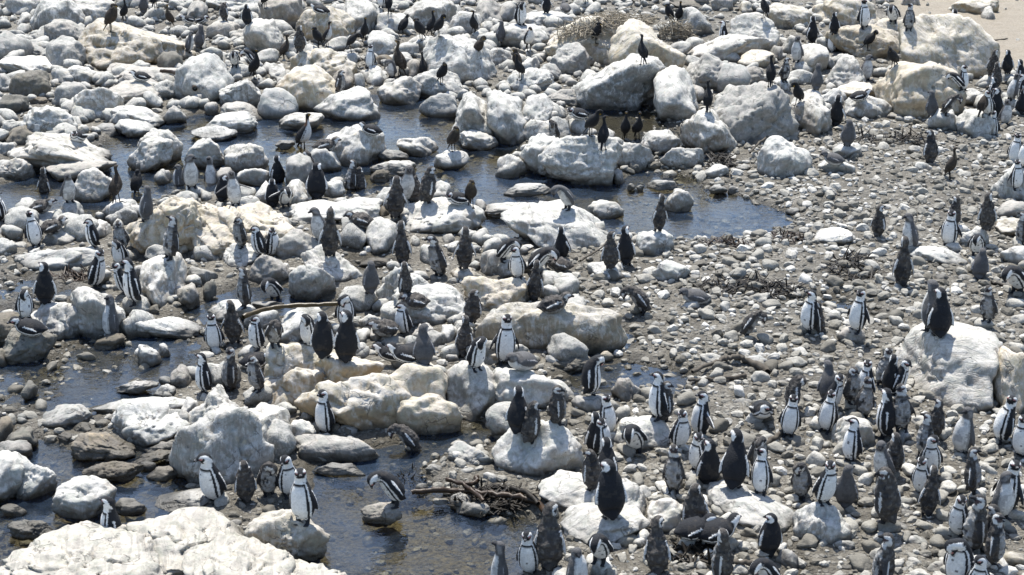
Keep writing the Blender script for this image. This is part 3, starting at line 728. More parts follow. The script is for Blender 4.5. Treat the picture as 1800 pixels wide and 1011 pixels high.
 ([(39, 668, 65, 706)],'b','d','dark lump of weed-covered rock in the mud'),
 ([(240, 606, 284, 642), (278, 603, 302, 626)],'a','w','two-headed white rock alone in the muddy channel'),
 ([(308, 705, 480, 856), (335, 680, 440, 770), (415, 705, 510, 812)],'b','w','craggy giant grey-white boulder left of centre'),
 ([(465, 606, 610, 700), (540, 612, 668, 700), (452, 645, 580, 720), (535, 655, 712, 758)],'b','y','cracked cream outcrop with shadowed overhang near centre'),
 ([(657, 632, 780, 740), (700, 690, 806, 756)],'r','y','rounded boulder with deep shaded face right of the cream outcrop'),
 ([(504, 735, 555, 781)],'r','w','rounded pale rock left of the bowing penguin below the outcrop'),
 ([(590, 745, 632, 769)],'a','w','small striped rock right of the bowing penguin below the outcrop'),
 ([(517, 763, 662, 810)],'f','g','flat grey rock platform at the brown pool'),
 ([(488, 749, 512, 774)],'r','w','small pale rock at the foot of the craggy giant on its right'),
 ([(774, 638, 874, 729)],'r','w','rounded white boulder below the preening penguin near centre'),
 ([(866, 642, 985, 725)],'b','w','broad boulder with a lying grey penguin on top near centre'),
 ([(775, 717, 796, 751)],'r','g','small grey rock at the brown pool edge'),
 ([(790, 780, 873, 824)],'a','g','grey rock between brown pool and the two-slab boulder'),
 ([(848, 618, 883, 650)],'f','y','cream stone beneath the front-facing moulting penguin'),
 ([(1006, 692, 1064, 731)],'f','g','layered grey rock right of the hunched brown penguin'),
 ([(1051, 617, 1078, 636)],'r','y','small cream rock right of the preening penguin by the puddle'),
 ([(758, 607, 790, 624)],'r','g','small grey rock behind the preening white-headed penguin'),
 ([(783, 621, 813, 643)],'a','w','small white angular rock left of the preening white-headed penguin'),
 ([(966, 625, 1041, 653)],'b','d','wet rubble ridge by the puddle right of centre'),
 ([(868, 750, 965, 840), (895, 736, 1024, 840)],'a','w','two-slab white boulder with three brown birds on it'),
 ([(1078, 730, 1185, 796)],'r','w','smooth pale boulder behind the bowing penguin lower right'),
 ([(1288, 698, 1335, 719)],'r','g','oval grey cobble left of the penguin lying face-on'),
 ([(1270, 717, 1301, 730)],'r','w','pale cobble left of the penguin lying face-on, upper of two'),
 ([(1267, 726, 1290, 742)],'r','w','pale cobble left of the penguin lying face-on, lower of two'),
 ([(1304, 756, 1332, 771)],'r','w','rounded cobble above the row of black-backed penguins'),
 ([(1405, 735, 1440, 754)],'r','w','pale cobble right of the front-facing adult with spread feet'),
 ([(1374, 789, 1399, 806)],'r','w','oval cobble right below the front-facing adult'),
 ([(1307, 623, 1349, 651)],'r','g','grey rock under the dark driftwood branch'),
 ([(1076, 662, 1133, 709)],'b','g','rubbly grey rock at the right end of the puddle'),
 ([(1343, 697, 1368, 711)],'r','g','grey cobble above the penguin lying face-on'),
 ([(1310, 743, 1330, 757)],'r','w','small cobble below the penguin lying face-on'),
 ([(1345, 735, 1366, 746)],'r','w','small pale cobble right of the penguin lying face-on'),
 ([(1078, 779, 1101, 791)],'r','w','pale oval cobble left of the bowing penguin lower right'),
 ([(1361, 668, 1384, 684)],'r','w','round cobble left of the brown preening bird'),
 ([(1457, 732, 1535, 793)],'a','w','pale rock in the middle of the right-hand penguin crowd'),
 ([(1570, 751, 1601, 785)],'r','w','rounded pale rock right of the tall black penguin in the crowd'),
 ([(1582, 784, 1605, 803)],'r','w','small pale stone below the crowd rock'),
 ([(1438, 776, 1462, 795)],'r','w','pale stone on the left of the right-hand crowd'),
 ([(104, 837, 203, 907)],'b','w','jagged pale boulder standing in the lower left pool'),
 ([(203, 877, 256, 903)],'r','d','wet brown stone right of the jagged boulder in the pool'),
 ([(4, 886, 48, 907)],'r','d','olive sunken stone in the lower left pool'),
 ([(17, 916, 91, 945)],'b','d','half-sunken crusty stone in the lower left pool'),
 ([(149, 810, 247, 847)],'b','d','wet flat ledge in the lower left pool behind the jagged boulder'),
 ([(260, 820, 316, 843)],'r','d','smooth wet brown stone below the craggy giant'),
 ([(245, 810, 275, 826)],'r','d','shiny small wet stone beside the craggy giant'),
 ([(278, 850, 376, 895)],'a','w','pale wedge boulder behind the foreground ledge'),
 ([(-30, 796, 52, 878), (30, 806, 98, 874)],'a','w','shaded two-part boulder on the left edge of the lower pool'),
 ([(20, 925, 330, 1100), (200, 885, 480, 1040), (330, 940, 520, 1100), (440, 985, 612, 1100)],'b','m','foreground ledge of pale rock along the bottom left'),
 ([(440, 884, 580, 985)],'b','m','sloping rock at the water under the tall standing penguin'),
 ([(555, 814, 639, 834)],'f','g','flat wet slab in the brown pool behind the lying penguin'),
 ([(638, 883, 706, 919)],'a','g','grey striped rock the black penguin stoops on at the pool'),
 ([(969, 879, 1001, 903)],'a','w','small square block against the flat white rock'),
 ([(848, 831, 878, 855)],'r','w','pale rounded stone under the two-slab boulder by the kelp'),
 ([(806, 821, 836, 841)],'r','w','white stone above the kelp tangle'),
 ([(748, 816, 784, 834)],'r','w','pale flat stone at the left end of the kelp tangle'),
 ([(790, 866, 836, 895)],'a','g','long pointed stone in the pool below the kelp, left one'),
 ([(803, 881, 859, 907)],'a','g','split grey stone in the pool below the kelp, right one'),
 ([(731, 852, 752, 864)],'r','w','small white stone on the left kelp pipe'),
 ([(795, 850, 811, 861)],'r','w','tiny white stone amid the kelp tangle'),
 ([(819, 845, 836, 858)],'r','w','small bright stone at the bend of the kelp'),
 ([(833, 812, 859, 826)],'r','g','grey stone between two-slab boulder and kelp'),
 ([(1032, 977, 1077, 1025)],'r','w','pale rock at the bottom edge below the crouching adult'),
 ([(950, 828, 1085, 912), (985, 878, 1135, 968), (1040, 838, 1135, 930)],'r','w','flat white rock with a big dark penguin seen from behind'),
 ([(1129, 876, 1204, 943)],'r','w','smooth pale boulder left of the head-down dark penguin'),
 ([(1204, 830, 1231, 854)],'r','w','pale rock below the black-backed pair lower right'),
 ([(1394, 885, 1491, 960)],'a','w','cracked pale boulder below the white-fronted penguin lower right'),
 ([(1279, 920, 1328, 948)],'r','y','cream rock below the broad smooth boulder lower right'),
 ([(1315, 955, 1336, 979)],'r','w','squared small stone at the bottom near the leaning penguin'),
 ([(1361, 964, 1402, 1007)],'a','g','grey angular stone at the bottom right of the leaning penguin'),
 ([(1196, 989, 1220, 1011)],'r','w','pale cobble at the bottom right of the brown-collared penguin'),
 ([(1108, 945, 1139, 973)],'r','w','cream stone left of the brown-collared penguin'),
 ([(1221, 985, 1244, 1011)],'r','w','pale stone behind the brown-backed adult at the bottom'),
 ([(1175, 993, 1210, 1011)],'r','g','grey cobble at the bottom edge beside the brown-collared penguin'),
 ([(1243, 843, 1330, 915), (1275, 862, 1392, 940)],'r','w','broad smooth boulder with penguins in a row behind it'),
 ([(1579, 895, 1610, 915)],'r','w','rounded tan cobble between the two scruffiest penguins'),
 ([(1616, 915, 1647, 933)],'r','w','oval tan cobble left of the white-chested pair lower right'),
 ([(1566, 919, 1598, 938)],'r','w','egg-like cobble below the very scruffy penguin'),
 ([(1625, 931, 1664, 951)],'a','w','angular pale stone left of the grey-backed adult lower right'),
 ([(1589, 941, 1631, 968)],'a','w','broken pale stone near the bottom right'),
 ([(1604, 968, 1643, 989)],'r','w','large oval cobble near the bottom right'),
 ([(1589, 981, 1622, 1006)],'r','w','rounded cobble at the bottom right, below the oval one'),
 ([(1581, 996, 1608, 1015)],'r','w','cobble cut by the bottom edge right of the speckled penguin'),
 ([(1566, 971, 1591, 989)],'r','w','medium cobble right of the speckled penguin'),
 ([(1573, 983, 1595, 1001)],'r','g','grey cobble touching the speckled penguin'),
 ([(1623, 985, 1669, 1019)],'f','g','flat grey stone at the bottom left of the bowing adult'),
 ([(1464, 950, 1502, 976)],'a','w','angular stone left of the speckled penguin'),
 ([(1502, 975, 1525, 1001)],'r','g','shaded cobble just left of the speckled penguin'),
 ([(1483, 977, 1504, 991)],'r','w','small cobble below the angular stone at the bottom right'),
 ([(1474, 992, 1510, 1011)],'r','d','dark cobble at the bottom edge left of the speckled penguin'),
 ([(1756, 967, 1814, 1000)],'r','y','tan boulder on the right edge near the bottom'),
 ([(1783, 841, 1814, 866)],'r','y','tan rounded stone on the right edge beside the face-to-face pair'),
 ([(1783, 900, 1814, 926)],'r','y','tan stone on the right edge below the face-to-face pair'),
 ([(1577, 873, 1604, 895)],'r','w','pale cobble between the scruffy penguins, upper one'),
 ([(1646, 902, 1662, 920)],'r','w','small tan cobble right of the brown penguin with white stripe'),
 ([(1714, 886, 1745, 903)],'r','y','tan cobble behind the brown pair lower right'),

]
for i, (lumps, sh, ti, label) in enumerate(ROCKS):
    r = np.random.default_rng(1000 + i)
    boxes = []
    for L in lumps:
        w_, h_ = L[2] - L[0], L[3] - L[1]
        if w_ >= 46:
            top = L[1] < 215 or (L[0] < 900 and L[1] > 330 and L[1] < 700)
            wx_, hx_ = (.09, .10) if top else (.05, .06)
            L = (L[0] - wx_ * w_, L[1], L[2] + wx_ * w_, L[3] + hx_ * h_)
        c, h = solve_box(*L, sh, r, next((DEPTH[q] for q in DEPTH if q in label), .32)); roll = r.uniform(-0.35, 0.35) if sh != 'r' else r.uniform(-0.25, 0.25)
        if sh == 'f': roll = r.uniform(-0.12, 0.12)
        boxes.append((c, h, roll))
    x0 = min(L[0] for L in lumps); x1 = max(L[2] for L in lumps)
    v, f = rock_mesh(boxes, sh, i, max(L[2] - L[0] for L in lumps))
    small = x1 - x0 < 46
    nm = 'cobble' if small else 'boulder'
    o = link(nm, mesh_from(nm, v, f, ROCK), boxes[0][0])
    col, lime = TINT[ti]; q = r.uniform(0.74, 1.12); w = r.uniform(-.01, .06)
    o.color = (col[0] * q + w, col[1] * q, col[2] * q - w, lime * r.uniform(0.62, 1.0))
    tag(o, label, 'stone' if small else 'boulder', 'stones picked out among the boulders' if small else 'boulders of the shore')

# ---------------------------------------------------------------- cobbles of the beach
beach = [on_plane(*p)[:2] for p in [(1120,300),(1290,262),(1440,215),(1600,215),(1850,215),(1850,1060),(940,1060),(1000,960),(960,830),(1010,720),(1100,690),(1060,560),(1000,500),(960,460),(1100,400),(1400,395),(1300,340)]]
LX, LY = 14.5, (13.3, 50.0)
N = 190000
cxs = rng.uniform(-LX, LX, N); cys = 13.3 + (50 - 13.3) * rng.uniform(0, 1, N)
onb = inside(beach, cxs, cys); dp = sample(dep, cxs, cys); sm = sample(sandm, cxs, cys)
patch = noise3(np.stack([cxs * .8, cys * .6, np.zeros(N)], 1))
prob = np.where(onb, 0.80 + 0.8 * patch, 0.22 + 0.6 * patch) * np.where(dp > 0.03, 0.9, 1) * np.where(sm > 0.4, 0.06, 1)
keep = rng.uniform(0, 1, N) < prob
cxs, cys, onb = cxs[keep], cys[keep], onb[keep]
rad = np.exp(rng.normal(math.log(0.047), 0.50, len(cxs))); rad = np.clip(rad, 0.024, 0.15); rad = np.where(onb, rad, rad * 0.9)
order = np.argsort(-rad); cell = {}; sel = []
for q in order:                                   # no two cobbles in the same place
    kx, ky = int(cxs[q] // .35), int(cys[q] // .35); ok = True
    for ax in (-1, 0, 1):
        for ay in (-1, 0, 1):
            for p in cell.get((kx + ax, ky + ay), ()):
                if (cxs[p] - cxs[q]) ** 2 + (cys[p] - cys[q]) ** 2 < (0.62 * (rad[p] + rad[q])) ** 2: ok = False; break
            if not ok: break
        if not ok: break
    if ok: cell.setdefault((kx, ky), []).append(q); sel.append(q)
sel = np.array(sel); cxs, cys, rad, onb = cxs[sel], cys[sel], rad[sel], onb[sel]
czs = sample(GZ, cxs, cys)
def jag(v, seed, k):
    return v * (1 + k * np.random.default_rng(seed).uniform(-1, 1, len(v)))[:, None]
def cobble_shape(level, seed):
    v, off, r = unit_rock('a' if seed % 3 else 'r', level, seed); v = v * np.array([1, r.uniform(.55, .9), r.uniform(.40, .70)])
    return v if level > 2 else jag(v, seed, .12 if level == 2 else .22)
_, f2 = ico(3); _, f1 = ico(2); _, f0 = ico(1)
big_shapes = [cobble_shape(3, 500 + k) for k in range(12)]
small_shapes = [cobble_shape(2, 600 + k) for k in range(12)]
tiny_shapes = [cobble_shape(1, 700 + k) for k in range(12)]
depth_px = F / (cys * CP + CAMZ * SP) * rad * 2
vis = np.abs(cxs / (cys * CP + CAMZ * SP) * F) < 930
ysc = PH / 2 - F * ((CAMZ * -CP + cys * SP) / (cys * CP + CAMZ * SP)); vis &= (ysc > -10) & (ysc < 1020)
xpx = PW / 2 + F * cxs / (cys * CP + CAMZ * SP)
ZONES = [(1400, 560, 'below the dark kelp heap'), (1250, 330, 'at the far tip of the pool'), (1550, 330, 'around the long-necked brown cormorant'), (1730, 470, 'near the long smooth boulder on the right'),
         (1470, 690, 'behind the lower right penguin crowd'), (1200, 700, 'beside the driftwood branch'), (1250, 850, 'around the pair of black-backed penguins'), (1450, 950, 'left of the speckled penguin at the bottom'),
         (1620, 960, 'between the scruffy penguin and the bottom edge'), (1760, 800, 'under the tan boulder at the right edge'), (1080, 980, 'below the flat white rock at the bottom')]
lead = np.argsort(-(depth_px * vis * onb))[:150]
leadset = set(lead.tolist())
shared = [mesh_from('cobble', v, f2, COBBLE) for v in big_shapes]
for q in lead:
    o = link('cobble', shared[int(q) % 12], (cxs[q], cys[q], czs[q] + rad[q] * .2), rng.uniform(0, 6.28))
    o.scale = (rad[q],) * 3; o.rotation_euler = (rng.uniform(-.25, .25), rng.uniform(-.25, .25), rng.uniform(0, 6.28))
    zx, zy = xpx[q], ysc[q]; best = min(ZONES, key=lambda z: (zx - z[0]) ** 2 + 2.5 * (zy - z[1]) ** 2)
    tag(o, 'smooth loose grey cobble ' + best[2], 'cobble', 'loose cobbles ' + best[2])
V, FF, n0 = [], [], 0
drop_tiny = depth_px < 8.0
size_class = np.where(depth_px > 34, 0, np.where(depth_px > 15, 1, 2))
for k in range(36):
    use = [q for q in range(len(cxs)) if q not in leadset and not drop_tiny[q] and (q % 12) == k % 12 and size_class[q] == k // 12]
    if not use: continue
    use = np.array(use); sv = (big_shapes, small_shapes, tiny_shapes)[k // 12][k % 12]; sf = (f2, f1, f0)[k // 12]
    th = rng.uniform(0, 6.28, len(use)); ct, st = np.cos(th)[:, None], np.sin(th)[:, None]
    tl = rng.uniform(-.3, .3, len(use))[:, None]
    X = sv[None, :, 0]; Y = sv[None, :, 1]; Z = sv[None, :, 2] + X * tl
    R = rad[use][:, None]
    P = np.stack([(X * ct - Y * st) * R + cxs[use][:, None], (X * st + Y * ct) * R + cys[use][:, None], Z * R + (czs[use] + rad[use] * .15)[:, None]], 2)
    V.append(P.reshape(-1, 3)); FF.append((sf[None] + (np.arange(len(use)) * len(sv))[:, None, None] + n0).reshape(-1, 3)); n0 += len(use) * len(sv); nsm = sum(len(q) for q in FF) if k == 11 else (nsm if k > 11 else 0)
bed = mesh_from('cobble_bed', np.concatenate(V), np.concatenate(FF), COBBLE)
bed.polygons.foreach_set('use_smooth', np.arange(len(bed.polygons)) < nsm)
tag(link('cobble_bed', bed), 'bed of smaller cobbles covering the beach between boulders', 'cobbles', kind='stuff')
# smaller rocks wedged between the boulders
NF = 6500
fx = rng.uniform(-LX, LX, NF); fy = 13.6 + 34.5 * rng.uniform(0, 1, NF) ** 0.8
fk = ~inside(beach, fx, fy) & (sample(dep, fx, fy) < .03) & (sample(sandm, fx, fy) < .2) & (sample(mudm, fx, fy) < .3)
fk &= rng.uniform(0, 1, NF) < np.where(fy > 27, 1.0, np.where(fy > 18, 0.7, 0.3)) * np.where(fx > 3.2, .5, 1)
fx, fy = fx[fk], fy[fk]; fr = np.clip(np.exp(rng.normal(math.log(.15), .42, len(fx))), .06, .32)
fpx = F / (fy * CP + CAMZ * SP) * fr * 2
forder = np.argsort(-fpx); lead2 = []
for q in forder:
    X_ = PW / 2 + F * fx[q] / (fy[q] * CP + CAMZ * SP)
    if 0 < X_ < PW and all((fx[q] - fx[p]) ** 2 + (fy[q] - fy[p]) ** 2 > .5 for p in lead2): lead2.append(q)
    if len(lead2) >= 50: break
lead2s = set(int(q) for q in lead2); rub_shapes = [unit_rock('a' if k % 2 else 'r', 4, 900 + k)[0] * np.array([1, .8, .7]) for k in range(10)]
rub_mesh = [mesh_from('boulder', v, ico(4)[1], ROCK) for v in rub_shapes]
BACKZ = [(150, 60), (560, 90), (850, 60), (1150, 120), (1450, 90), (100, 420), (450, 420), (750, 420), (560, 640), (850, 600), (300, 800), (1000, 250)]
BACKN = ['of the upper left corner', 'of the upper pile left of middle', 'under the top middle cormorants', 'below the stick nest', 'of the upper right pile', 'above the log-shaped boulder', 'around the yellowish boulder', 'left of the blue pool', 'of the cracked cream outcrop', 'behind the two-slab boulder', 'below the craggy giant', 'behind the huge black-based boulder']
for q in lead2:
    o = link('boulder', rub_mesh[int(q) % 10], (fx[q], fy[q], sample(GZ, fx[q], fy[q]) + fr[q] * .25)); o.scale = (fr[q],) * 3
    o.rotation_euler = (rng.uniform(-.4, .4), rng.uniform(-.4, .4), rng.uniform(0, 6.28)); w = rng.uniform(.7, 1.0); o.color = (w, w * .98, w * .94, rng.uniform(.2, .9))
    X_ = PW / 2 + F * fx[q] / (fy[q] * CP + CAMZ * SP); Y_ = PH / 2 - F * ((CAMZ * -CP + fy[q] * SP) / (fy[q] * CP + CAMZ * SP))
    z_ = min(range(12), key=lambda k: (BACKZ[k][0] - X_) ** 2 + 2.5 * (BACKZ[k][1] - Y_) ** 2)
    tag(o, 'small rock wedged among the boulders ' + BACKN[z_], 'boulder', 'small wedged rocks ' + BACKN[z_])
V, FF, n0 = [], [], 0; rs2 = [unit_rock('a' if k % 2 else 'r', 3 if k < 10 else 2, 950 + k)[0] * np.array([1, .8, .7]) for k in range(20)]
for k in range(20):
    use = np.array([q for q in range(len(fx)) if q not in lead2s and q % 10 == k % 10 and (fpx[q] > 44) == (k < 10)]); th = rng.uniform(0, 6.28, len(use)); ct, st = np.cos(th)[:, None], np.sin(th)[:, None]
    X = rs2[k][None, :, 0]; Y = rs2[k][None, :, 1]; Z = rs2[k][None, :, 2] + X * rng.uniform(-.4, .4, len(use))[:, None]; R_ = fr[use][:, None]
    P = np.stack([(X * ct - Y * st) * R_ + fx[use][:, None], (X * st + Y * ct) * R_ + fy[use][:, None], Z * R_ + (sample(GZ, fx[use], fy[use]) + fr[use] * .2)[:, None]], 2)
    V.append(P.reshape(-1, 3)); FF.append(((f2 if k < 10 else f1)[None] + (np.arange(len(use)) * len(rs2[k]))[:, None, None] + n0).reshape(-1, 3)); n0 += len(use) * len(rs2[k])
ro_ = tag(link('rubble', mesh_from('rubble', np.concatenate(V), np.concatenate(FF), ROCK)), 'rubble of small grey rocks filling gaps between boulders', 'rubble', kind='stuff'); ro_.color = (.85, .83, .79, .55)
# gravel between the cobbles, and scraps of down
def scatter(name, n, lo, hi, mat, label, cat, flat=0.6, dry=None):
    gx = rng.uniform(-LX, LX, n); gy = 13.3 + 36 * rng.uniform(0, 1, n) ** 1.7
    z = sample(GZ, gx, gy); k = z > -0.08
    if dry: k &= z > dry
    k &= sample(sandm, gx, gy) < 0.5
    gx, gy, z = gx[k], gy[k], z[k]; m = len(gx)
    sv, sf = ico(1); R = np.exp(rng.uniform(math.log(lo), math.log(hi), m))[:, None]
    jit = rng.uniform(.65, 1.25, (m, len(sv)))
    P = np.stack([sv[None, :, 0] * R * jit + gx[:, None], sv[None, :, 1] * R * jit + gy[:, None], sv[None, :, 2] * R * jit * flat + z[:, None]], 2)
    f = (sf[None] + (np.arange(m) * len(sv))[:, None, None]).reshape(-1, 3)
    tag(link(name, mesh_from(name, P.reshape(-1, 3), f, mat)), label, cat, kind='stuff')
scatter('gravel', 9000, .012, .036, COBBLE, 'coarse grey gravel scattered between the cobbles', 'gravel')
scatter('feathers', 900, .006, .014, FEATHER, 'tiny white moulted feathers scattered over the shore', 'feathers', .35)

# ---------------------------------------------------------------- kelp, driftwood and the nest
def tube(pts, radii, seg=9, cap=True):
    P = np.array(pts, float); n = len(P); V = []
    for k in range(n):
        t = P[min(k + 1, n - 1)] - P[max(k - 1, 0)]; t /= np.linalg.norm(t) + 1e-9
        a = np.cross(t, (0, 0, 1)) if abs(t[2]) < .95 else np.cross(t, (1, 0, 0)); a /= np.linalg.norm(a); b = np.cross(t, a)
        for q in range(seg):
            g = 2 * math.pi * q / seg; V.append(P[k] + radii[k] * (math.cos(g) * a + math.sin(g) * b))
    Fq = [(k * seg + q, k * seg + (q + 1) % seg, (k + 1) * seg + (q + 1) % seg, (k + 1) * seg + q) for k in range(n - 1) for q in range(seg)]
    return np.array(V), np.array(Fq)
def curve_pts(ctrl, n):
    C = np.array(ctrl, float); m = len(C); out = []
    for t in np.linspace(0, m - 1 - 1e-6, n):
        i = int(t); u = t - i; p0, p1, p2, p3 = C[max(i - 1, 0)], C[i], C[min(i + 1, m - 1)], C[min(i + 2, m - 1)]
        out.append(0.5 * (2 * p1 + (p2 - p0) * u + (2 * p0 - 5 * p1 + 4 * p2 - p3) * u * u + (3 * p1 - p0 - 3 * p2 + p3) * u ** 3))
    return np.array(out)
def stalk(name, px, z, r0, r1, mat, label, cat, jitter=.01, n=24, group=None):
    ctrl = [tuple(on_plane(p[0], p[1], (p[2] if len(p) > 2 else z))) for p in px]
    P = curve_pts(ctrl, n); P = P + rng.normal(0, jitter, P.shape)
    k_ = .75 if name.startswith('kelp') and r0 < .06 else .9
    c = P.mean(0); v, f = tube(P - c, np.linspace(r0, r1, n) * k_ * rng.uniform(.85, 1.15, n))
    return tag(link(name, mesh_from(name, v, f, mat), c), label, cat, group)
stalk('kelp_stalk', [(428,556),(470,543),(520,537),(598,534)], .42, .045, .035, STIPE, 'long olive-brown kelp stalk lying across the white rocks', 'kelp', .003, 24)
stalk('kelp_stalk', [(283,124),(300,126),(318,132),(335,146),(343,156)], .35, .05, .07, KELP, 'curved brown kelp pipe beside the lying penguin upper left', 'kelp', .004, 20)
stalk('kelp_stalk', [(725,866),(790,862),(860,868),(935,880),(965,905)], .10, .038, .05, KELP, 'long dark brown kelp pipe stretched along the front pool', 'kelp', .008, 34, 'kelp pipes of the tangle by the front pool')
stalk('kelp_stalk', [(785,842),(815,852),(830,862),(850,880)], .16, .03, .03, KELP, 'short kelp pipe crossing over the long one near the pool', 'kelp', .006, 20, 'kelp pipes of the tangle by the front pool')
stalk('kelp_stalk', [(838,838),(836,846),(822,850),(800,846)], .14, .04, .025, KELP, 'bent stub of kelp beside the small white stones', 'kelp', .006, 18, 'kelp pipes of the tangle by the front pool')
stalk('kelp_stalk', [(895,858),(925,866),(945,884)], .15, .04, .03, KELP_DARK, 'dark kelp pipe end beside the flat white rock', 'kelp', .006, 18, 'kelp pipes of the tangle by the front pool')
stalk('driftwood_branch', [(1215,652),(1260,636),(1285,627,.16),(1315,634),(1352,655)], .12, .025, .05, DRIFT, 'dark driftwood branch arched over stones right of centre', 'driftwood', .01, 26)
stalk('driftwood_branch', [(1210,668),(1260,666),(1310,660)], .08, .02, .03, DRIFT, 'straight driftwood stick below the arched branch', 'driftwood', .008, 18)
stalk('driftwood_branch', [(1345,782),(1362,768),(1378,752)], .1, .03, .03, DRIFT, 'short stick pointing at the front-facing adult', 'driftwood', .005, 14)
stalk('driftwood_branch', [(1288,988),(1312,988),(1335,992),(1345,1002)], .14, .03, .025, DRIFT, 'pale curved stick near the pink-browed adult at the bottom', 'driftwood', .006, 18)
stalk('driftwood_branch', [(1744,71),(1758,70),(1771,68)], .12, .02, .02, DRIFT, 'thin stick lying on the bare sand at the upper right', 'driftwood', .004, 10)
stalk('driftwood_branch', [(1318,268),(1330,255),(1350,240)], .2, .025, .02, DRIFT, 'dark twig propped below the great hollow boulder', 'driftwood', .006, 12)
stalk('driftwood_branch', [(1020,458),(1045,444),(1068,426)], .22, .02, .015, DRIFT, 'thin stick slanting up to the pair at the pool tip', 'driftwood', .004, 12)
stalk('driftwood_branch', [(1740,496),(1770,503),(1798,512)], .08, .03, .02, KELP_DARK, 'dark stick lying on cobbles near the right edge', 'driftwood', .006, 14)
def heap(name, px, py, wpx, hpx, n, mat, label, cat, thick=.012, length=.45, flatten=.55):
    c = on_plane(px, py, 0.05); s = ppm(c); wx = wpx / 2 / s; wy = hpx / 2 / s / math.sin(math.atan2(CAMZ, c.y))
    V, FF, n0 = [], [], 0
    for k in range(n):
        th = rng.uniform(0, 6.28); rr = math.sqrt(rng.uniform(0, 1))
        p = np.array([wx * rr * math.cos(th), wy * rr * math.sin(th), 0.02 + (1 - rr) * flatten * .5 * min(wx, .5) * rng.uniform(.2, 1)])
        d = rng.normal(size=3); d[2] *= .4; d[1] *= .8; d /= np.linalg.norm(d); L = length * rng.uniform(.4, 1)
        pts = [p - d * L * .5, p + rng.normal(0, .05, 3) * L, p + d * L * .5]
        for q in pts: q[2] = max(q[2], 0.0)
        cp = curve_pts(pts, 6); v, f = tube(cp, np.array([.5, 1, 1.1, 1, .8, .3]) * thick * rng.uniform(.6, 1.4), 6); cc = np.repeat(cp, 6, 0); v[:, 2] = cc[:, 2] + (v[:, 2] - cc[:, 2]) * .22
        V.append(v); FF.append(f + n0); n0 += len(v)
    z = float(sample(GZ, c.x, c.y))
    return tag(link(name, mesh_from(name, np.concatenate(V), np.concatenate(FF), mat), (c.x, c.y, z)), label, cat)
heap('kelp_heap', 1310, 508, 190, 32, 220, KELP_DARK, 'long dark heap of washed-up kelp on the cobble beach', 'kelp', .012, .45, .35)
heap('kelp_heap', 1505, 472, 95, 40, 110, KELP_DARK, 'round black heap of stringy seaweed on the right beach', 'kelp', .012, .5, .5)
heap('kelp_heap', 1268, 292, 50, 40, 90, KELP_DARK, 'black clump of weed hanging below the speckled boulder', 'kelp', .02, .4, 2.0)
heap('kelp_heap', 1575, 248, 150, 20, 70, KELP_DARK, 'flat dark strip of seaweed on the cobbles upper right', 'kelp', .015, .6, .25)
heap('kelp_heap', 715, 835, 90, 60, 200, KELP_DARK, 'dark seaweed tangle under the shaggy penguin by the brown pool', 'kelp', .010, .3, .35)
heap('kelp_heap', 870, 875, 170, 40, 260, KELP_DARK, 'black seaweed lying between kelp pipes at the front pool', 'kelp', .012, .35, .12)
heap('kelp_heap', 125, 484, 90, 16, 60, KELP, 'brownish weed in the shade beneath the log-shaped boulder', 'kelp', .012, .35, .3)
heap('kelp_heap', 1225, 975, 110, 40, 90, KELP_DARK, 'dark wet weed among the cobbles at the bottom', 'kelp', .016, .4, .3)
heap('kelp_heap', 1385, 420, 60, 22, 60, KELP, 'short dark fringe of weed along the front edge of the pool tip', 'kelp', .012, .3, .3)
heap('kelp_heap', 1280, 430, 90, 16, 60, KELP, 'brown strand line of weed in front of the pool', 'kelp', .012, .3, .25)

bpy.context.view_layer.update()
DG = bpy.context.evaluated_depsgraph_get()
def cast(o, d):
    hit, p, n, fi, ob, mx = S.ray_cast(DG, o, d)
    return (p, n, ob) if hit else None
EYE = Vector((0, 0, CAMZ))
SKIP = ('water', 'kelp', 'driftwood', 'cobble_bed', 'gravel', 'feathers')
def surface_at(px, py):
    """where a foot seen at this pixel rests: first rock or ground, moved up onto a near-level spot"""
    o = EYE.copy(); d = ray(px, py)
    for _ in range(12):
        h = cast(o, d)
        if not h: return on_plane(px, py), Vector((0, 0, 1))
        if h[2].name.startswith(SKIP): o = h[0] + d * .004; continue
        break
    p, n, ob = h
    if n.z > 0.62: return p, n
    fwd = Vector((d.x, d.y, 0)).normalized()
    for k in [q * sg for q in range(1, 15) for sg in (1, -1)]:       # nearest level spot, behind or in front
        q = p + fwd * (0.04 * k); g = cast(Vector((q.x, q.y, p.z + 0.5)), Vector((0, 0, -1)))
        if g and g[1].z > 0.62 and -0.30 < g[0].z - p.z < 0.28 and not g[2].name.startswith('water'): return g[0], g[1]
    best = (p, n)
    return best
def drop(x, y, z):
    g = cast(Vector((x, y, z)), Vector((0, 0, -1)))
    return g[0].z if g else 0.0

def nest(px, py, w, h, n, label, name='nest', up=.5, zoff=0.0):
    p, nn = surface_at(px, py); s = ppm(p); wx = w / 2 / s; hz = h / s
    V, FF, n0 = [], [], 0
    for k in range(n):
        th = rng.uniform(0, 6.28); rr = math.sqrt(rng.uniform(0, 1))
        c = np.array([wx * rr * math.cos(th), 0.5 * wx * rr * math.sin(th), hz * rng.uniform(0, 1) * (1 - .55 * rr)])
        d = rng.normal(size=3); d[2] *= up; d /= np.linalg.norm(d); L = rng.uniform(.2, .75)
        v, f = tube(curve_pts([c - d * L / 2, c + rng.normal(0, .03, 3), c + d * L / 2], 5), np.linspace(1, .5, 5) * rng.uniform(.006, .014), 4)
        V.append(v); FF.append(f + n0); n0 += len(v)
    return tag(link(name, mesh_from(name, np.concatenate(V), np.concatenate(FF), TWIG), (p.x, p.y, p.z - .05 + zoff)), label, 'nest')
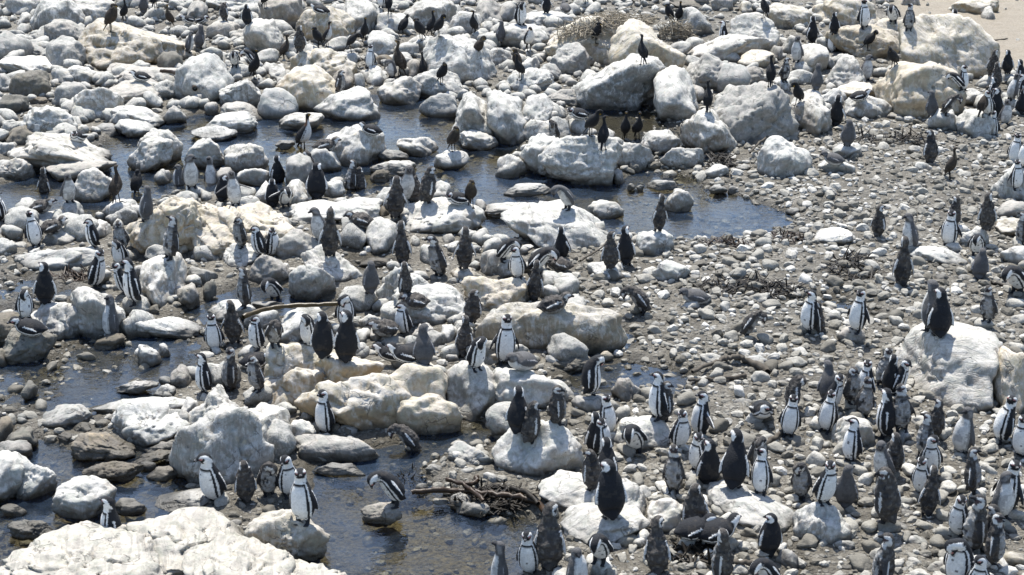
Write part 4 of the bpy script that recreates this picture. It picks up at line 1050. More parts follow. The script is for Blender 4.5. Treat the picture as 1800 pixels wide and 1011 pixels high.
NESTS = [nest(1085, 38, 135, 22, 300, 'large untidy nest of dry sticks on top of the cream outcrop', up=.22),
         nest(1190, 66, 56, 40, 170, 'smaller grey clump of twigs hanging right of the big nest', up=.9),
         nest(1020, 55, 80, 18, 90, 'loose dry sticks spilling down left of the big nest')]

# ---------------------------------------------------------------- birds
BLK, WHT = np.array((.015, .016, .019)), np.array((.74, .73, .70))
GRY, BRN, PNK = np.array((.115, .112, .112)), np.array((.058, .051, .045)), np.array((.42, .17, .16))
P_RX = np.array([.012, .050, .094, .117, .117, .104, .080, .061, .057, .057, .054, .042, .022, .013, .006])
P_RF = np.array([.007, .034, .080, .106, .104, .090, .070, .058, .056, .058, .054, .040, .021, .015, .006])
P_L = [.045, .06, .08, .10, .09, .065, .05, .038, .034, .028, .028, .026, .030, .016]
POSE = {
 'stand':   [58, 40, 78, 88, 88, 92, 93, 90, 82, 55, 10, -6, -10, -22],
 'slouch':  [46, 34, 70, 79, 77, 78, 82, 84, 68, 38, -8, -20, -24, -36],
 'alert':   [62, 42, 82, 92, 93, 97, 97, 92, 86, 66, 26, 12, 8, -4],
 'spread':  [58, 40, 78, 88, 88, 92, 93, 90, 82, 55, 10, -6, -10, -22],
 'stretch': [60, 44, 80, 88, 89, 92, 93, 91, 88, 72, 34, 22, 18, 10],
 'hunch':   [50, 36, 72, 82, 84, 90, 98, 95, 70, 35, -8, -22, -28, -36],
 'bow':     [30, 26, 58, 54, 48, 38, 18, -12, -45, -72, -88, -95, -100, -110],
 'bowspread': [30, 26, 58, 54, 48, 38, 18, -6, -30, -52, -70, -78, -85, -95],
 'preen':   [55, 38, 76, 86, 82, 70, 48, 5, -45, -85, -112, -125, -130, -140],
 'lie':     [6, 4, 5, 12, 20, 34, 48, 50, 40, 15, -8, -14, -18, -26],
}
C_RX = np.array([.014, .024, .032, .074, .100, .096, .074, .045, .031, .027, .027, .033, .028, .010, .005])
C_RF = np.array([.006, .010, .020, .068, .096, .094, .072, .045, .031, .027, .027, .033, .026, .010, .005])
C_L = [.08, .09, .07, .07, .085, .075, .06, .05, .045, .045, .035, .030, .035, .035]
CPOSE = {
 'stand':   [62, 60, 58, 62, 66, 68, 72, 88, 100, 96, 70, 22, 4, -12],
 'stretch': [62, 60, 60, 66, 70, 74, 80, 90, 96, 94, 80, 40, 25, 15],
 'hunch':   [62, 60, 58, 64, 68, 70, 80, 130, 120, 60, 0, -25, -30, -40],
 'preen':   [58, 56, 54, 58, 60, 62, 70, 75, 40, -20, -75, -115, -130, -140],
 'bow':     [50, 48, 46, 46, 44, 40, 35, 20, -20, -60, -85, -100, -105, -115],
}
def loft(C, T, RX, RF, yaw_at=None, yaw=0.0, seg=28):
    """stations C (f,z), tangents, lateral and fore radii -> verts, quads, (station, angle from the belly in degrees)"""
    n = len(C); V = np.zeros((n, seg, 3)); st = np.zeros((n, seg)); ph = np.zeros((n, seg))
    for k in range(n):
        t = T[k]; vent = np.array([t[1], -t[0]])              # belly side: tangent turned forward
        for q in range(seg):
            g = 2 * math.pi * q / seg
            V[k, q] = (math.sin(g) * RX[k], *(C[k] + vent * math.cos(g) * RF[k]))
            a = math.degrees(g); ph[k, q] = min(a, 360 - a)
    return V, ph
def lerp_st(a, s): return np.interp(s, np.arange(len(a)), a)
def body_loft(L, angs, RX, RF, start, yaw, neck0, sub=5):
    pts = [np.array(start, float)]
    for l, g in zip(L, angs): pts.append(pts[-1] + l * np.array([math.cos(math.radians(g)), math.sin(math.radians(g))]))
    n = len(pts); S_ = np.linspace(0, n - 1, (n - 1) * sub + 1); P = np.array(pts)
    C = curve_pts(P, len(S_)); T = np.gradient(C, axis=0); T /= np.linalg.norm(T, axis=1)[:, None] + 1e-9
    rx, rf = [], []
    def smooth(a):
        return curve_pts(np.stack([a, a], 1), len(S_))[:, 0]
    V, ph = loft(C, T, np.maximum(smooth(RX), .003), np.maximum(smooth(RF), .003))
    if yaw:
        axis = np.interp(neck0, np.arange(n), P[:, 0])
        for k, s in enumerate(S_):
            w = np.clip((s - neck0) / 2.0, 0, 1); w = w * w * (3 - 2 * w) * math.radians(yaw)
            x, f = V[k, :, 0].copy(), V[k, :, 1] - axis
            V[k, :, 0] = x * math.cos(w) + f * math.sin(w); V[k, :, 1] = -x * math.sin(w) + f * math.cos(w) + axis
    return V, ph, S_, P, C, T
def grid_faces(n, seg, o=0):
    f = [(o + k * seg + q, o + k * seg + (q + 1) % seg, o + (k + 1) * seg + (q + 1) % seg, o + (k + 1) * seg + q) for k in range(n - 1) for q in range(seg)]
    return f
def sstep(x, a, b): x = np.clip((x - a) / (b - a), 0, 1); return x * x * (3 - 2 * x)
def penguin_colour(kind, s, ph, P, seed):
    """plumage pattern from station along the body (tail 0 .. bill 14) and angle from the belly"""
    s = np.asarray(s); n = len(s); c = np.tile(BLK, (n, 1))
    nz = fbm(P * 9 + seed * 3.1, 3); nf = fbm(P * 26 + seed, 2)
    def put(m, col): 
        m = np.clip(m, 0, 1)[:, None]; c[:] = c * (1 - m) + np.asarray(col) * m
    if kind == 'A':
        belly = (1 - sstep(ph, 66, 72)) * sstep(s, 1.3, 1.7) * (1 - sstep(s, 7.9, 8.1))
        put(belly, WHT)
        put(sstep(ph, 44, 48) * (1 - sstep(ph, 56, 60)) * sstep(s, 1.7, 2.0) * (1 - sstep(s, 6.2, 6.3)), BLK)       # flank stripe
        put(sstep(s, 5.95, 6.05) * (1 - sstep(s, 6.4, 6.5)) * (1 - sstep(ph, 58, 62)), BLK)                          # breast band
        put(sstep(s, 6.8, 7.0) * (1 - sstep(s, 8.2, 8.4)) * (1 - sstep(ph, 86, 92)), WHT)                            # neck
        put(sstep(s, 8.5, 8.8) * (1 - sstep(ph, 34, 40)), BLK * 1.2)                                                 # throat
        put(sstep(s, 7.5, 7.7) * (1 - sstep(s, 9.5, 9.8)) * sstep(ph, 38, 44) * (1 - sstep(ph, 128, 136)), WHT)      # white sides of the neck
        put(sstep(s, 9.3, 9.5) * (1 - sstep(s, 11.3, 11.5)) * sstep(ph, 92, 98) * (1 - sstep(ph, 134, 142)), WHT)    # arc over the eye
        put(sstep(s, 9.5, 9.8) * (1 - sstep(ph, 92, 98)), BLK)                                                        # mask
        put(sstep(s, 10.5, 10.7) * (1 - sstep(s, 11.5, 11.7)) * sstep(ph, 84, 88) * (1 - sstep(ph, 104, 110)), PNK)
        put((nf > .42) * belly * .8, BLK)
        put((nz > .25) * (1 - belly) * .5 * (s < 7), BRN * .8)
        put(sstep(s, 12.45, 12.5) * (1 - sstep(s, 12.8, 12.85)), GRY * 1.6)
    elif kind == 'J':
        c[:] = GRY * .82
        put((1 - sstep(ph, 58, 74)) * sstep(s, 1.4, 1.9) * (1 - sstep(s, 6.6, 7.4)), WHT * .78)
        put(sstep(s, 7.2, 8.0) * (1 - sstep(s, 11, 11.4)) * sstep(ph, 45, 60) * (1 - sstep(ph, 95, 115)), GRY * 2.0)
        put(sstep(s, 8.6, 9) * (1 - sstep(ph, 40, 55)), GRY * .9)
        put((nz > .1) * .35, GRY * .5); put(sstep(s, 11.4, 11.6), BLK * 1.3)
    else:
        c[:] = BRN
        put((1 - sstep(ph, 48, 66)) * sstep(s, 1.5, 2.2) * (1 - sstep(s, 5.4, 6.6)) * sstep(nz, -.5, -.1) * .75, WHT * .6)
        put(sstep(nz, -.1, .5) * .5, GRY * .5); put(sstep(nf, .05, .3) * .55, (.17, .155, .135)); put(sstep(-nz, .05, .35) * .8, BLK)
        put(sstep(s, 6.6, 7.0) * (1 - sstep(s, 8.0, 8.6)) * (1 - sstep(ph, 60, 80)) * .8, WHT * .8)
        put(sstep(s, 7.6, 8.0) * (1 - sstep(s, 9.5, 9.8)) * sstep(ph, 42, 52) * (1 - sstep(ph, 118, 130)) * (nz > -.2), WHT * .8)
        put(sstep(s, 9.3, 9.6) * (1 - sstep(s, 11.2, 11.5)) * sstep(ph, 92, 100) * (1 - sstep(ph, 126, 138)), WHT * .75)
        put(sstep(s, 9.5, 9.8) * (1 - sstep(ph, 90, 98)), BLK * 2 + PNK * .10)
        put(sstep(s, 11.4, 11.6), BLK * 1.3)
    return c
def corm_colour(kind, s, ph, P, seed):
    s = np.asarray(s); n = len(s); c = np.tile(np.array((.014, .0145, .016)), (n, 1)); nz = fbm(P * 14 + seed, 3)
    def put(m, col):
        m = np.clip(m, 0, 1)[:, None]; c[:] = c * (1 - m) + np.asarray(col) * m
    if kind == 'B':
        c[:] = (.042, .033, .025); put(sstep(s, 6, 7) * (1 - sstep(ph, 60, 90)) * .8, (.13, .105, .07)); put((nz > .1) * .5, (.022, .018, .015))
    if kind == 'W':
        put((1 - sstep(ph, 62, 74)) * sstep(s, 2.6, 3.2) * (1 - sstep(s, 8.5, 9.5)), WHT * .85)
        put(sstep(s, 6.5, 7.5) * (1 - sstep(s, 9, 10)) * sstep(ph, 30, 70), (.13, .06, .03))
    put(sstep(s, 11.9, 12.2) * (1 - sstep(ph, 70, 90)) * (1 - sstep(s, 12.6, 12.8)), (.40, .24, .03))
    put(sstep(s, 12.8, 13.0), (.10, .085, .07))
    return c
def limb(path, w, th, side, n=14, seg=14):
    """flat paddle along a path (x,f,z)"""
    P = curve_pts(path, n); T = np.gradient(P, axis=0); T /= np.linalg.norm(T, axis=1)[:, None]; V = []
    u = []
    for k in range(n):
        a = np.array(side, float); a = a - T[k] * (a @ T[k]); a /= np.linalg.norm(a); b = np.cross(T[k], a)
        wk = np.interp(k / (n - 1), np.linspace(0, 1, len(w)), w); tk = np.interp(k / (n - 1), np.linspace(0, 1, len(th)), th)
        for q in range(seg):
            g = 2 * math.pi * q / seg; V.append(P[k] + a * math.cos(g) * wk + b * math.sin(g) * tk); u.append((k / (n - 1), math.cos(g), math.sin(g)))
    return np.array(V), grid_faces(n, seg), np.array(u)
def capped(V, Fq, n, seg, o):
    Fq.append(tuple(o + q for q in range(seg))[::-1]); Fq.append(tuple(o + (n - 1) * seg + q for q in range(seg)))
BIRDMESH = {}
def bird_mesh(kind, pose, yaw, var=0):
    key = (kind, pose, yaw, var)
    if key in BIRDMESH: return BIRDMESH[key]
    seed = (hash(kind) % 7 + len(BIRDMESH)) % 50
    seed = len(BIRDMESH)
    corm = kind in 'CWB'
    fat = 1.0
    if corm:
        L, angs, RX, RF = list(C_L), CPOSE[pose], C_RX.copy(), C_RF.copy()
        start = (-.19, .03) if pose != 'bow' else (-.24, .10)
        if pose == 'hunch':
            for q in (7, 8, 9): L[q] *= .42
            RX[3:8] *= 1.12; RF[3:8] *= 1.12; RX[7:11] *= 1.25; RF[7:11] *= 1.25
        if pose == 'preen': RX[3:7] *= 1.08; RF[3:7] *= 1.1
        neck0 = 8
    else:
        L, angs, RX, RF = list(P_L), POSE[pose], P_RX.copy(), P_RF.copy()
        start = (-.10, .035)
        if pose == 'lie':
            start = (-.22, .06); RX[1:6] *= 1.16; RF[1:6] *= 1.06
            for q in (2, 3, 4): L[q] *= .88
            for q in (5, 6, 7, 8): L[q] *= .52
        if pose == 'hunch':
            for q in (6, 7, 8): L[q] *= .62
            RX[2:8] *= 1.07; RF[2:8] *= 1.08
        if pose == 'stretch':
            for q in (5, 6, 7, 8): L[q] *= 1.25
            RX[2:9] *= .92; RF[2:9] *= .92
        if pose in ('bow', 'bowspread'): start = (-.16, .09)
        if kind == 'M': RX[2:8] *= .99; RF[2:8] *= .99
        neck0 = 7
    V, ph, S_, P, C, T = body_loft(L, angs, RX, RF, start, yaw, neck0)
    n, seg = V.shape[:2]
    verts = [V.reshape(-1, 3)]; faces = grid_faces(n, seg); capped(verts, faces, n, seg, 0)
    sfull = np.repeat(S_, seg); col = (corm_colour if corm else penguin_colour)(*((kind, sfull, ph.ravel(), verts[0], seed)))
    # darker eye
    cols = [col]; nv = len(verts[0])
    def add(v, f, c, nn, sg):
        nonlocal nv
        f = [tuple(x + nv for x in q) for q in f]; capped(None, f, nn, sg, nv); faces.extend(f); verts.append(v); cols.append(c); nv += len(v)
    def at(s): return np.array([np.interp(s, np.arange(len(P)), P[:, 0]), np.interp(s, np.arange(len(P)), P[:, 1])])
    sh = at(5.0 if not corm else 6.0); el = at(3.6 if not corm else 4.2); tip = at(2.2 if not corm else 1.6)
    for sx in (-1, 1):
        if corm:
            path = [(sx * .045, sh[0] - .005, sh[1]), (sx * .080, el[0] - .02, el[1]), (sx * .055, tip[0] - .01, tip[1] + .02)]
            v, f, u = limb(path, [.05, .075, .06, .012], [.022, .024, .018, .006], (0, math.sin(.9), -math.cos(.9)) if False else (0, 1, .3))
            wc = np.tile({'C': (.016, .0165, .018), 'W': (.035, .03, .026), 'B': (.05, .04, .031)}[kind], (len(v), 1)) * (0.8 + .5 * (np.sin(u[:, :1] * 40) > 0))
            add(v, f, wc, 14, 14)
            path = [(sx * .035, el[0] - .035, el[1] - .09), (sx * .038, el[0] - .015, el[1] - .15), (sx * .04, el[0] - .01, .012)]
            if pose == 'bow': path = [(sx * .035, el[0] - .05, el[1] - .05), (sx * .038, el[0] - .05, el[1] - .10), (sx * .04, el[0] - .04, .012)]
            v, f, u = limb(path, [.016, .011, .010], [.016, .011, .010], (0, 1, 0), 8, 10); add(v, f, np.tile((.012,) * 3, (len(v), 1)), 8, 10)
            fx = path[-1][1]
            v, f, u = limb([(sx * .04, fx - .02, .010), (sx * .042, fx + .03, .012), (sx * .045, fx + .08, .006)], [.010, .026, .034], [.009, .009, .006], (1, 0, 0), 8, 10); add(v, f, np.tile((.012,) * 3, (len(v), 1)), 8, 10)
        else:
            spread = 1.0 if (pose == 'spread' or (pose == 'bowspread' and sx == 1)) else (0.25 if pose == 'stand' and var == 1 else 0.10)
            t = np.array([at(5.0)[0] - at(2.4)[0], at(5.0)[1] - at(2.4)[1]]); t /= np.linalg.norm(t)
            root = np.array((sx * .090, sh[0] - .005, sh[1])); dn = np.array((0, -t[0], -t[1]))
            out = np.array((sx, 0, 0.0))
            d1 = dn * math.cos(spread) + out * math.sin(spread)
            e1 = root + out * .028 + d1 * .10 ; e2 = root + out * .030 + d1 * .21 + np.array((0, -.012, 0))
            if pose == 'lie': e1[2] = max(e1[2], .05); e2[2] = max(e2[2], .035)
            sd_ = (0, t[1], -t[0])
            v, f, u = limb([root, e1, e2], [.030, .036, .034, .012], [.013, .011, .009, .006], sd_)
            if kind == 'A':
                c = np.where((u[:, 1] < -.62)[:, None], WHT * .9, BLK)
            elif kind == 'J': c = np.where((u[:, 1] < -.82)[:, None], GRY * 2.6, GRY * .8)
            else: c = np.where((u[:, 1] < -.6)[:, None], WHT * .75, GRY * .4)
            add(v, f, c, 14, 14)
            if pose != 'lie':
                hip = at(2.0)
                hz = min(hip[1], .12); fx = hip[0] + .03
                v, f, u = limb([(sx * .045, fx, hz), (sx * .048, fx + .005, .05), (sx * .048, fx + .01, .012)], [.034, .026, .018], [.034, .024, .016], (0, 1, 0), 8, 10)
                add(v, f, np.tile(BLK * 1.3, (len(v), 1)), 8, 10)
                v, f, u = limb([(sx * .047, fx - .02, .012), (sx * .05, fx + .03, .014), (sx * .055, fx + .075, .007)], [.014, .025, .032], [.011, .010, .006], (1, 0, 0), 8, 10)
                add(v, f, np.tile(BLK * 1.5, (len(v), 1)), 8, 10)
    v = np.concatenate(verts); col = np.concatenate(cols)
    if kind == 'M':                                 # loose, ruffled moulting feathers
        m = np.zeros(len(v)); m[:n * seg] = sstep(sfull, 1, 2.2) * (1 - sstep(sfull, 7.5, 9.5))
        ctr = np.zeros_like(v); ctr[:n * seg, 1:] = np.repeat(C, seg, 0); d = v - ctr; d /= np.linalg.norm(d, axis=1)[:, None] + 1e-9
        v = v + d * (m * (0.034 * fbm(v * 20 + seed, 2) + 0.022 * fbm(v * 60 + seed, 2)))[:, None]
    if kind != 'M':                                 # eye
        pass
    # one continuous skin
    me = bpy.data.meshes.new('bird_source'); me.from_pydata(v.tolist(), [], faces); me.update()
    tmp = bpy.data.objects.new('bird_source', me); COL.objects.link(tmp)
    md = tmp.modifiers.new('skin', 'REMESH'); md.mode = 'VOXEL'; md.voxel_size = 0.0108; md.use_smooth_shade = True
    dg = bpy.context.evaluated_depsgraph_get(); ev = tmp.evaluated_get(dg)
    new = bpy.data.meshes.new_from_object(ev); bpy.data.objects.remove(tmp); bpy.data.meshes.remove(me)
    nvt = len(new.vertices); co = np.zeros(nvt * 3, dtype=np.float32); new.vertices.foreach_get('co', co); co = co.reshape(-1, 3)
    kd = KDTree(len(v))
    for i, p in enumerate(v): kd.insert(p, i)
    kd.balance()
    near_i = np.array([kd.find(p)[1] for p in co])
    lo = co[:, 2].min()
    # local +Y is forward in the loft; turn so that the bird looks towards -Y (the viewer) at zero rotation
    co2 = co.copy(); co2[:, 0] *= -1; co2[:, 1] *= -1; co2[:, 2] -= lo
    feet = co2[co2[:, 2] < 0.03]; 
    if pose != 'lie': co2[:, 1] -= feet[:, 1].mean() + (.0 if corm else .01)
    new.vertices.foreach_set('co', co2.ravel())
    a = new.color_attributes.new('plumage', 'FLOAT_COLOR', 'POINT'); cc = np.ones((nvt, 4), dtype=np.float32); cc[:, :3] = col[near_i]
    a.data.foreach_set('color', cc.ravel())
    new.materials.clear(); new.materials.append(PLUMAGE)
    new.polygons.foreach_set('use_smooth', np.ones(len(new.polygons), dtype=bool)); new.update()
    new.name = 'cormorant' if corm else 'penguin'
    BIRDMESH[key] = (new, float(co2[:, 2].max()))
    return BIRDMESH[key]
BIRDS = [
 (198, 6, 56, 'B', 'hunch', 100, 0, 'cormorant with brown shoulders on the cream block, front one of two'),
 (221, 0, 38, 'C', 'stand', 60, 0, 'black cormorant right behind the brown-shouldered one on the cream block'),
 (252, -12, 25, 'J', 'stand', 180, 0, 'grey penguin cut by the top edge left of two cormorants'),
 (276, -21, 22, 'C', 'stand', 150, 0, 'black cormorant cut by the top edge above the pale-throated one'),
 (297, 6, 49, 'B', 'stand', -40, 0, 'cormorant with pale throat facing left on the cream block edge'),
 (332, 19, 46, 'A', 'lie', -60, 0, 'penguin lying low behind the two grey juveniles, left one'),
 (355, 19, 42, 'A', 'lie', 60, 0, 'penguin lying low behind the two grey juveniles, right one'),
 (334, 53, 92, 'J', 'stand', 100, 0, 'lower grey juvenile of the pair right of the cream cormorant block'),
 (351, 43, 84, 'J', 'stand', 150, 0, 'upper grey juvenile of the pair right of the cream cormorant block'),
 (250, 108, 143, 'A', 'lie', -80, 0, 'penguin lying by the curved kelp pipe, head to the left'),
 (396, 4, 36, 'M', 'preen', 170, 0, 'brown moulting penguin curled up preening near the top left'),
 (436, 12, 43, 'A', 'hunch', 160, 0, 'grey-backed penguin hunched left of the pyramid rock'),
 (468, -23, 20, 'C', 'stand', 70, 0, 'black cormorant cut by the top edge on the pyramid rock'),
 (565, 4, 31, 'A', 'lie', -90, 0, 'penguin lying on the crest of the cream sloping boulder'),
 (685, -12, 27, 'C', 'stand', 180, 0, 'tall black cormorant at the top edge beside a white-fronted penguin'),
 (669, -12, 18, 'A', 'stand', -30, 0, 'white-fronted penguin at the top edge left of a tall cormorant'),
 (710, 25, 63, 'C', 'preen', 120, 0, 'bulky black cormorant bending over right of the big shaded boulder'),
 (640, 33, 73, 'C', 'stand', 10, 0, 'black cormorant in the shade line of the large rounded boulder'),
 (620, 63, 92, 'C', 'bow', 90, 0, 'black cormorant bent down to the right above the white-chested small penguin'),
 (649, 83, 118, 'A', 'stand', 0, 0, 'small penguin with bright white chest on the box-like rock'),
 (577, 37, 81, 'W', 'stand', 60, 0, 'white-fronted cormorant on the cracked cream block'),
 (558, 54, 83, 'C', 'hunch', -80, 0, 'dark cormorant facing left just beside the white-fronted cormorant'),
 (527, 49, 98, 'M', 'stand', 180, 0, 'brown moulting penguin seen from behind left of the white-fronted cormorant'),
 (501, 60, 106, 'B', 'stand', 110, 0, 'dark brown cormorant leaning beside the pyramid rock'),
 (451, 89, 143, 'C', 'stand', 60, 0, 'black cormorant on the flat-topped white boulder'),
 (412, 89, 118, 'A', 'bow', 10, 0, 'bowing penguin with spread flippers on the flat ledge, left one'),
 (443, 79, 110, 'A', 'bow', -60, 0, 'bowing penguin behind the black cormorant on the flat-topped boulder'),
 (598, 123, 158, 'M', 'hunch', 90, 0, 'brown hunched bird before the upright grey rock'),
 (699, 71, 134, 'B', 'stand', -100, 0, 'thin-necked brown cormorant with neck straight up'),
 (687, 110, 137, 'J', 'preen', -30, 0, 'grey juvenile preening at the foot of the thin-necked cormorant'),
 (739, 31, 71, 'C', 'hunch', -60, 0, 'black cormorant with orange bill, left of three in the shade'),
 (761, 18, 63, 'C', 'stand', 100, 0, 'upright black cormorant, middle of three in the shade'),
 (774, 36, 68, 'C', 'preen', 70, 0, 'preening cormorant, right of three in the shade'),
 (830, 19, 61, 'C', 'stand', -20, 0, 'slim upright cormorant before the bright rock at top middle'),
 (843, 50, 88, 'B', 'preen', 70, 0, 'brown cormorant preening below the slim upright one'),
 (878, 44, 83, 'J', 'stand', -150, 0, 'grey moulting penguin with white hood left of the pale-breasted brown bird'),
 (918, -4, 45, 'A', 'preen', 40, 0, 'ragged penguin preening its white belly at the top'),
 (960, -12, 23, 'A', 'stand', 190, 0, 'black-backed penguin on the flat slab at the top'),
 (746, 77, 119, 'C', 'stand', 160, 0, 'black cormorant standing left of the wedge-shaped boulder'),
 (931, 54, 98, 'W', 'hunch', 20, 0, 'large brown bird with pale yellow breast'),
 (906, 83, 122, 'B', 'hunch', -120, 0, 'brown cormorant crouched below the pale-breasted brown bird'),
 (913, 103, 145, 'C', 'stand', -50, 0, 'black cormorant with yellow bill raised on the triple-lobed boulder'),
 (778, 131, 160, 'C', 'hunch', 45, 0, 'round black cormorant tucked against the white-topped boulder'),
 (1050, 58, 90, 'C', 'hunch', 80, 0, 'black hunched cormorant on the nest outcrop boulder'),
 (1026, -12, 13, 'C', 'hunch', -70, 0, 'dark cormorant sitting beside the stick nest'),
 (994, 6, 22, 'J', 'lie', 180, 0, 'small grey bird lying on the stones left of the nest'),
 (1017, 179, 210, 'A', 'lie', -50, 0, 'penguin resting behind the huge black-based boulder'),
 (974, 191, 233, 'M', 'preen', -30, 0, 'moulting penguin preening on the white boulder behind the huge black-based one'),
 (1194, 2, 40, 'C', 'stand', 10, 0, 'black cormorant standing at the twig clump by the nest'),
 (1175, 19, 41, 'C', 'hunch', -90, 0, 'dark cormorant crouched left of the one at the twig clump'),
 (1341, -6, 35, 'C', 'stand', -150, 0, 'black cormorant cut by the top edge upper right'),
 (1270, 38, 69, 'A', 'stand', -90, 0, 'penguin with white head ring peeping over the wide pale slab'),
 (1425, 27, 76, 'A', 'stand', -150, 0, 'grey-backed penguin with white head looking right near the cracked slab'),
 (1399, 64, 111, 'J', 'stand', -40, 0, 'grey juvenile with pale belly facing left on the cobbles upper right'),
 (1379, 100, 144, 'M', 'stand', 20, 0, 'reddish moulting bird with white front beside a cormorant'),
 (1354, 100, 154, 'C', 'stand', 175, 0, 'cormorant seen from behind beside the reddish moulting bird'),
 (1399, 152, 191, 'C', 'preen', -60, 0, 'black cormorant preening with neck looped left'),
 (1245, 143, 196, 'C', 'stand', 180, 0, 'lone upright cormorant on the speckled boulder, back to the viewer'),
 (1127, 77, 125, 'C', 'stretch', -150, 0, 'cormorant with raised neck on the big white boulder below the nest'),
 (1434, 112, 158, 'J', 'stand', 180, 0, 'grey-backed bird behind the craggy boulder of the preening cormorant'),
 (1520, -2, 50, 'A', 'stand', 20, 0, 'white-fronted penguin standing before the big cream boulder upper right'),
 (1570, 6, 41, 'A', 'bow', -20, 0, 'white-bellied penguin bowing beside the brown moulting bird'),
 (1597, 6, 54, 'M', 'stand', -20, 0, 'brown moulting penguin with pale head ring upper right'),
 (1466, 42, 69, 'A', 'stand', 180, 0, 'dark back of a penguin behind the left-looking one'),
 (1462, 54, 92, 'A', 'stand', -50, 0, 'left-looking penguin on the smooth grey rock upper right'),
 (1526, 56, 91, 'C', 'preen', 80, 0, 'cormorant curling its neck right on the white-splashed outcrop'),
 (1568, 83, 120, 'C', 'preen', -70, 0, 'cormorant curling its neck left beside the great pointed boulder'),
 (1523, 95, 141, 'J', 'stand', 0, 0, 'pale-bellied juvenile facing the viewer below the curled cormorant'),
 (1672, 31, 55, 'A', 'stand', 170, 0, 'penguin head behind the crest of the great pointed boulder'),
 (1742, 83, 133, 'M', 'stand', 170, 0, 'dark brown moulting penguin at the right end of the great pointed boulder'),
 (1749, 108, 156, 'M', 'stand', 185, 0, 'grey-brown moulting penguin in front of the darker one by the pointed boulder'),
 (1771, 87, 129, 'A', 'stand', 170, -40, 'black-backed penguin on the sand, top of the right-hand crowd'),
 (1791, 112, 155, 'A', 'stand', -120, 0, 'black-backed penguin looking left behind the brown juvenile'),
 (1773, 133, 181, 'J', 'stand', -70, 0, 'brownish juvenile looking left in the right-hand crowd'),
 (1788, 129, 177, 'A', 'stand', -110, 0, 'penguin with white neck arc right of the brownish juvenile'),
 (1688, 123, 150, 'A', 'bow', -70, 0, 'penguin peering out of the shade of the great pointed boulder'),
 (1693, 139, 183, 'A', 'stand', 50, 0, 'white-throated penguin looking right beside the bumpy outcrop'),
 (1739, 143, 180, 'A', 'stand', -110, 0, 'penguin behind the brown-necked cormorant of the crowd'),
 (1747, 152, 205, 'A', 'stand', 195, 0, 'tall black-backed penguin in the middle of the upper right crowd'),
 (1509, 152, 178, 'A', 'lie', 90, 0, 'penguin lying with head to the right on the rounded boulder'),
 (1469, 164, 221, 'A', 'stand', 165, 0, 'black penguin with white nape standing on the cobbles upper right'),
 (1637, 166, 201, 'J', 'stand', 170, 0, 'grey juvenile at the foot of the bumpy outcrop'),
 (1664, 166, 205, 'M', 'bow', 60, 0, 'stooping moulting penguin between the bumpy outcrop and the crowd'),
 (1724, 160, 213, 'B', 'stand', 150, 0, 'brown cormorant on the smooth white boulder with dark base'),
 (1735, 164, 205, 'A', 'stand', -40, 0, 'penguin with white collar just left of the tall black-backed one'),
 (1745, 193, 241, 'A', 'stand', -30, 0, 'penguin stepping down from the smooth white boulder with dark base'),
 (1767, 174, 219, 'J', 'stand', 0, 0, 'grey juvenile facing front beside the smooth white boulder'),
 (1793, 170, 198, 'A', 'stand', 170, 0, 'black penguin on the right edge behind the crowd'),
 (139, 225, 249, 'A', 'lie', 0, 0, 'penguin lying face-on on the long white slab in the pool'),
 (79, 302, 347, 'M', 'stretch', 180, 0, 'brown-backed penguin raising its head beside the left pool'),
 (123, 300, 355, 'J', 'stand', 50, 0, 'moulting penguin with pale grey belly facing right by the left pool'),
 (209, 291, 354, 'B', 'stand', 150, 0, 'brown cormorant with raised neck on the pale pool boulder'),
 (242, 301, 346, 'C', 'hunch', 180, 0, 'round-shouldered black cormorant beside the brown one at the left pool'),
 (253, 325, 388, 'J', 'stand', -120, 0, 'grey-backed penguin with white face line looking left below the cormorants'),
 (73, 343, 373, 'M', 'lie', 90, 0, 'brown penguin lying on the flat white rock at left'),
 (7, 350, 388, 'A', 'stand', 120, 0, 'penguin cut by the left edge with a white flank stripe'),
 (65, 370, 434, 'A', 'stand', 30, 0, 'white-fronted adult standing on the log-shaped boulder'),
 (91, 383, 410, 'M', 'lie', 100, 0, 'brown moulting penguin lying right of the white-fronted adult at left'),
 (164, 385, 434, 'A', 'hunch', -80, 0, 'black penguin crouching with head to the left above the log-shaped boulder'),
 (216, 385, 439, 'M', 'hunch', -10, 0, 'moulting penguin with a round white face ring above the log-shaped boulder'),
 (295, 381, 457, 'M', 'stand', -50, 0, 'tall pink-headed moulting penguin left of the yellowish boulder'),
 (338, 275, 336, 'J', 'stand', 10, 0, 'grey-headed juvenile at the left end of the yellowish boulder'),
 (314, 293, 333, 'J', 'hunch', -90, 0, 'grey juvenile half hidden behind the grey-headed one'),
 (374, 275, 335, 'J', 'stretch', 0, 0, 'pale-bellied juvenile pointing its bill up on the yellowish boulder'),
 (391, 323, 354, 'A', 'hunch', 160, 0, 'black-backed adult crouching between two pale-bellied juveniles'),
 (415, 300, 362, 'J', 'spread', 0, 0, 'pale-bellied juvenile spreading its flippers on the yellowish boulder'),
 (488, 271, 327, 'A', 'stand', -140, 0, 'black penguin with blue-black back on the upright white rock'),
 (503, 323, 364, 'A', 'bowspread', 30, 0, 'penguin bowing with one flipper stretched out to the right'),
 (480, 318, 362, 'A', 'hunch', 190, 0, 'black-backed penguin behind the bowing one with outstretched flipper'),
 (534, 196, 269, 'W', 'stretch', 70, 0, 'rufous-necked cormorant standing tall on the pointed grey rock'),
 (654, 208, 238, 'A', 'lie', -90, 0, 'penguin lying on top of the big white dome in the pool'),
 (548, 264, 323, 'M', 'stand', 180, 0, 'brown moulting penguin behind the black-backed hunched one'),
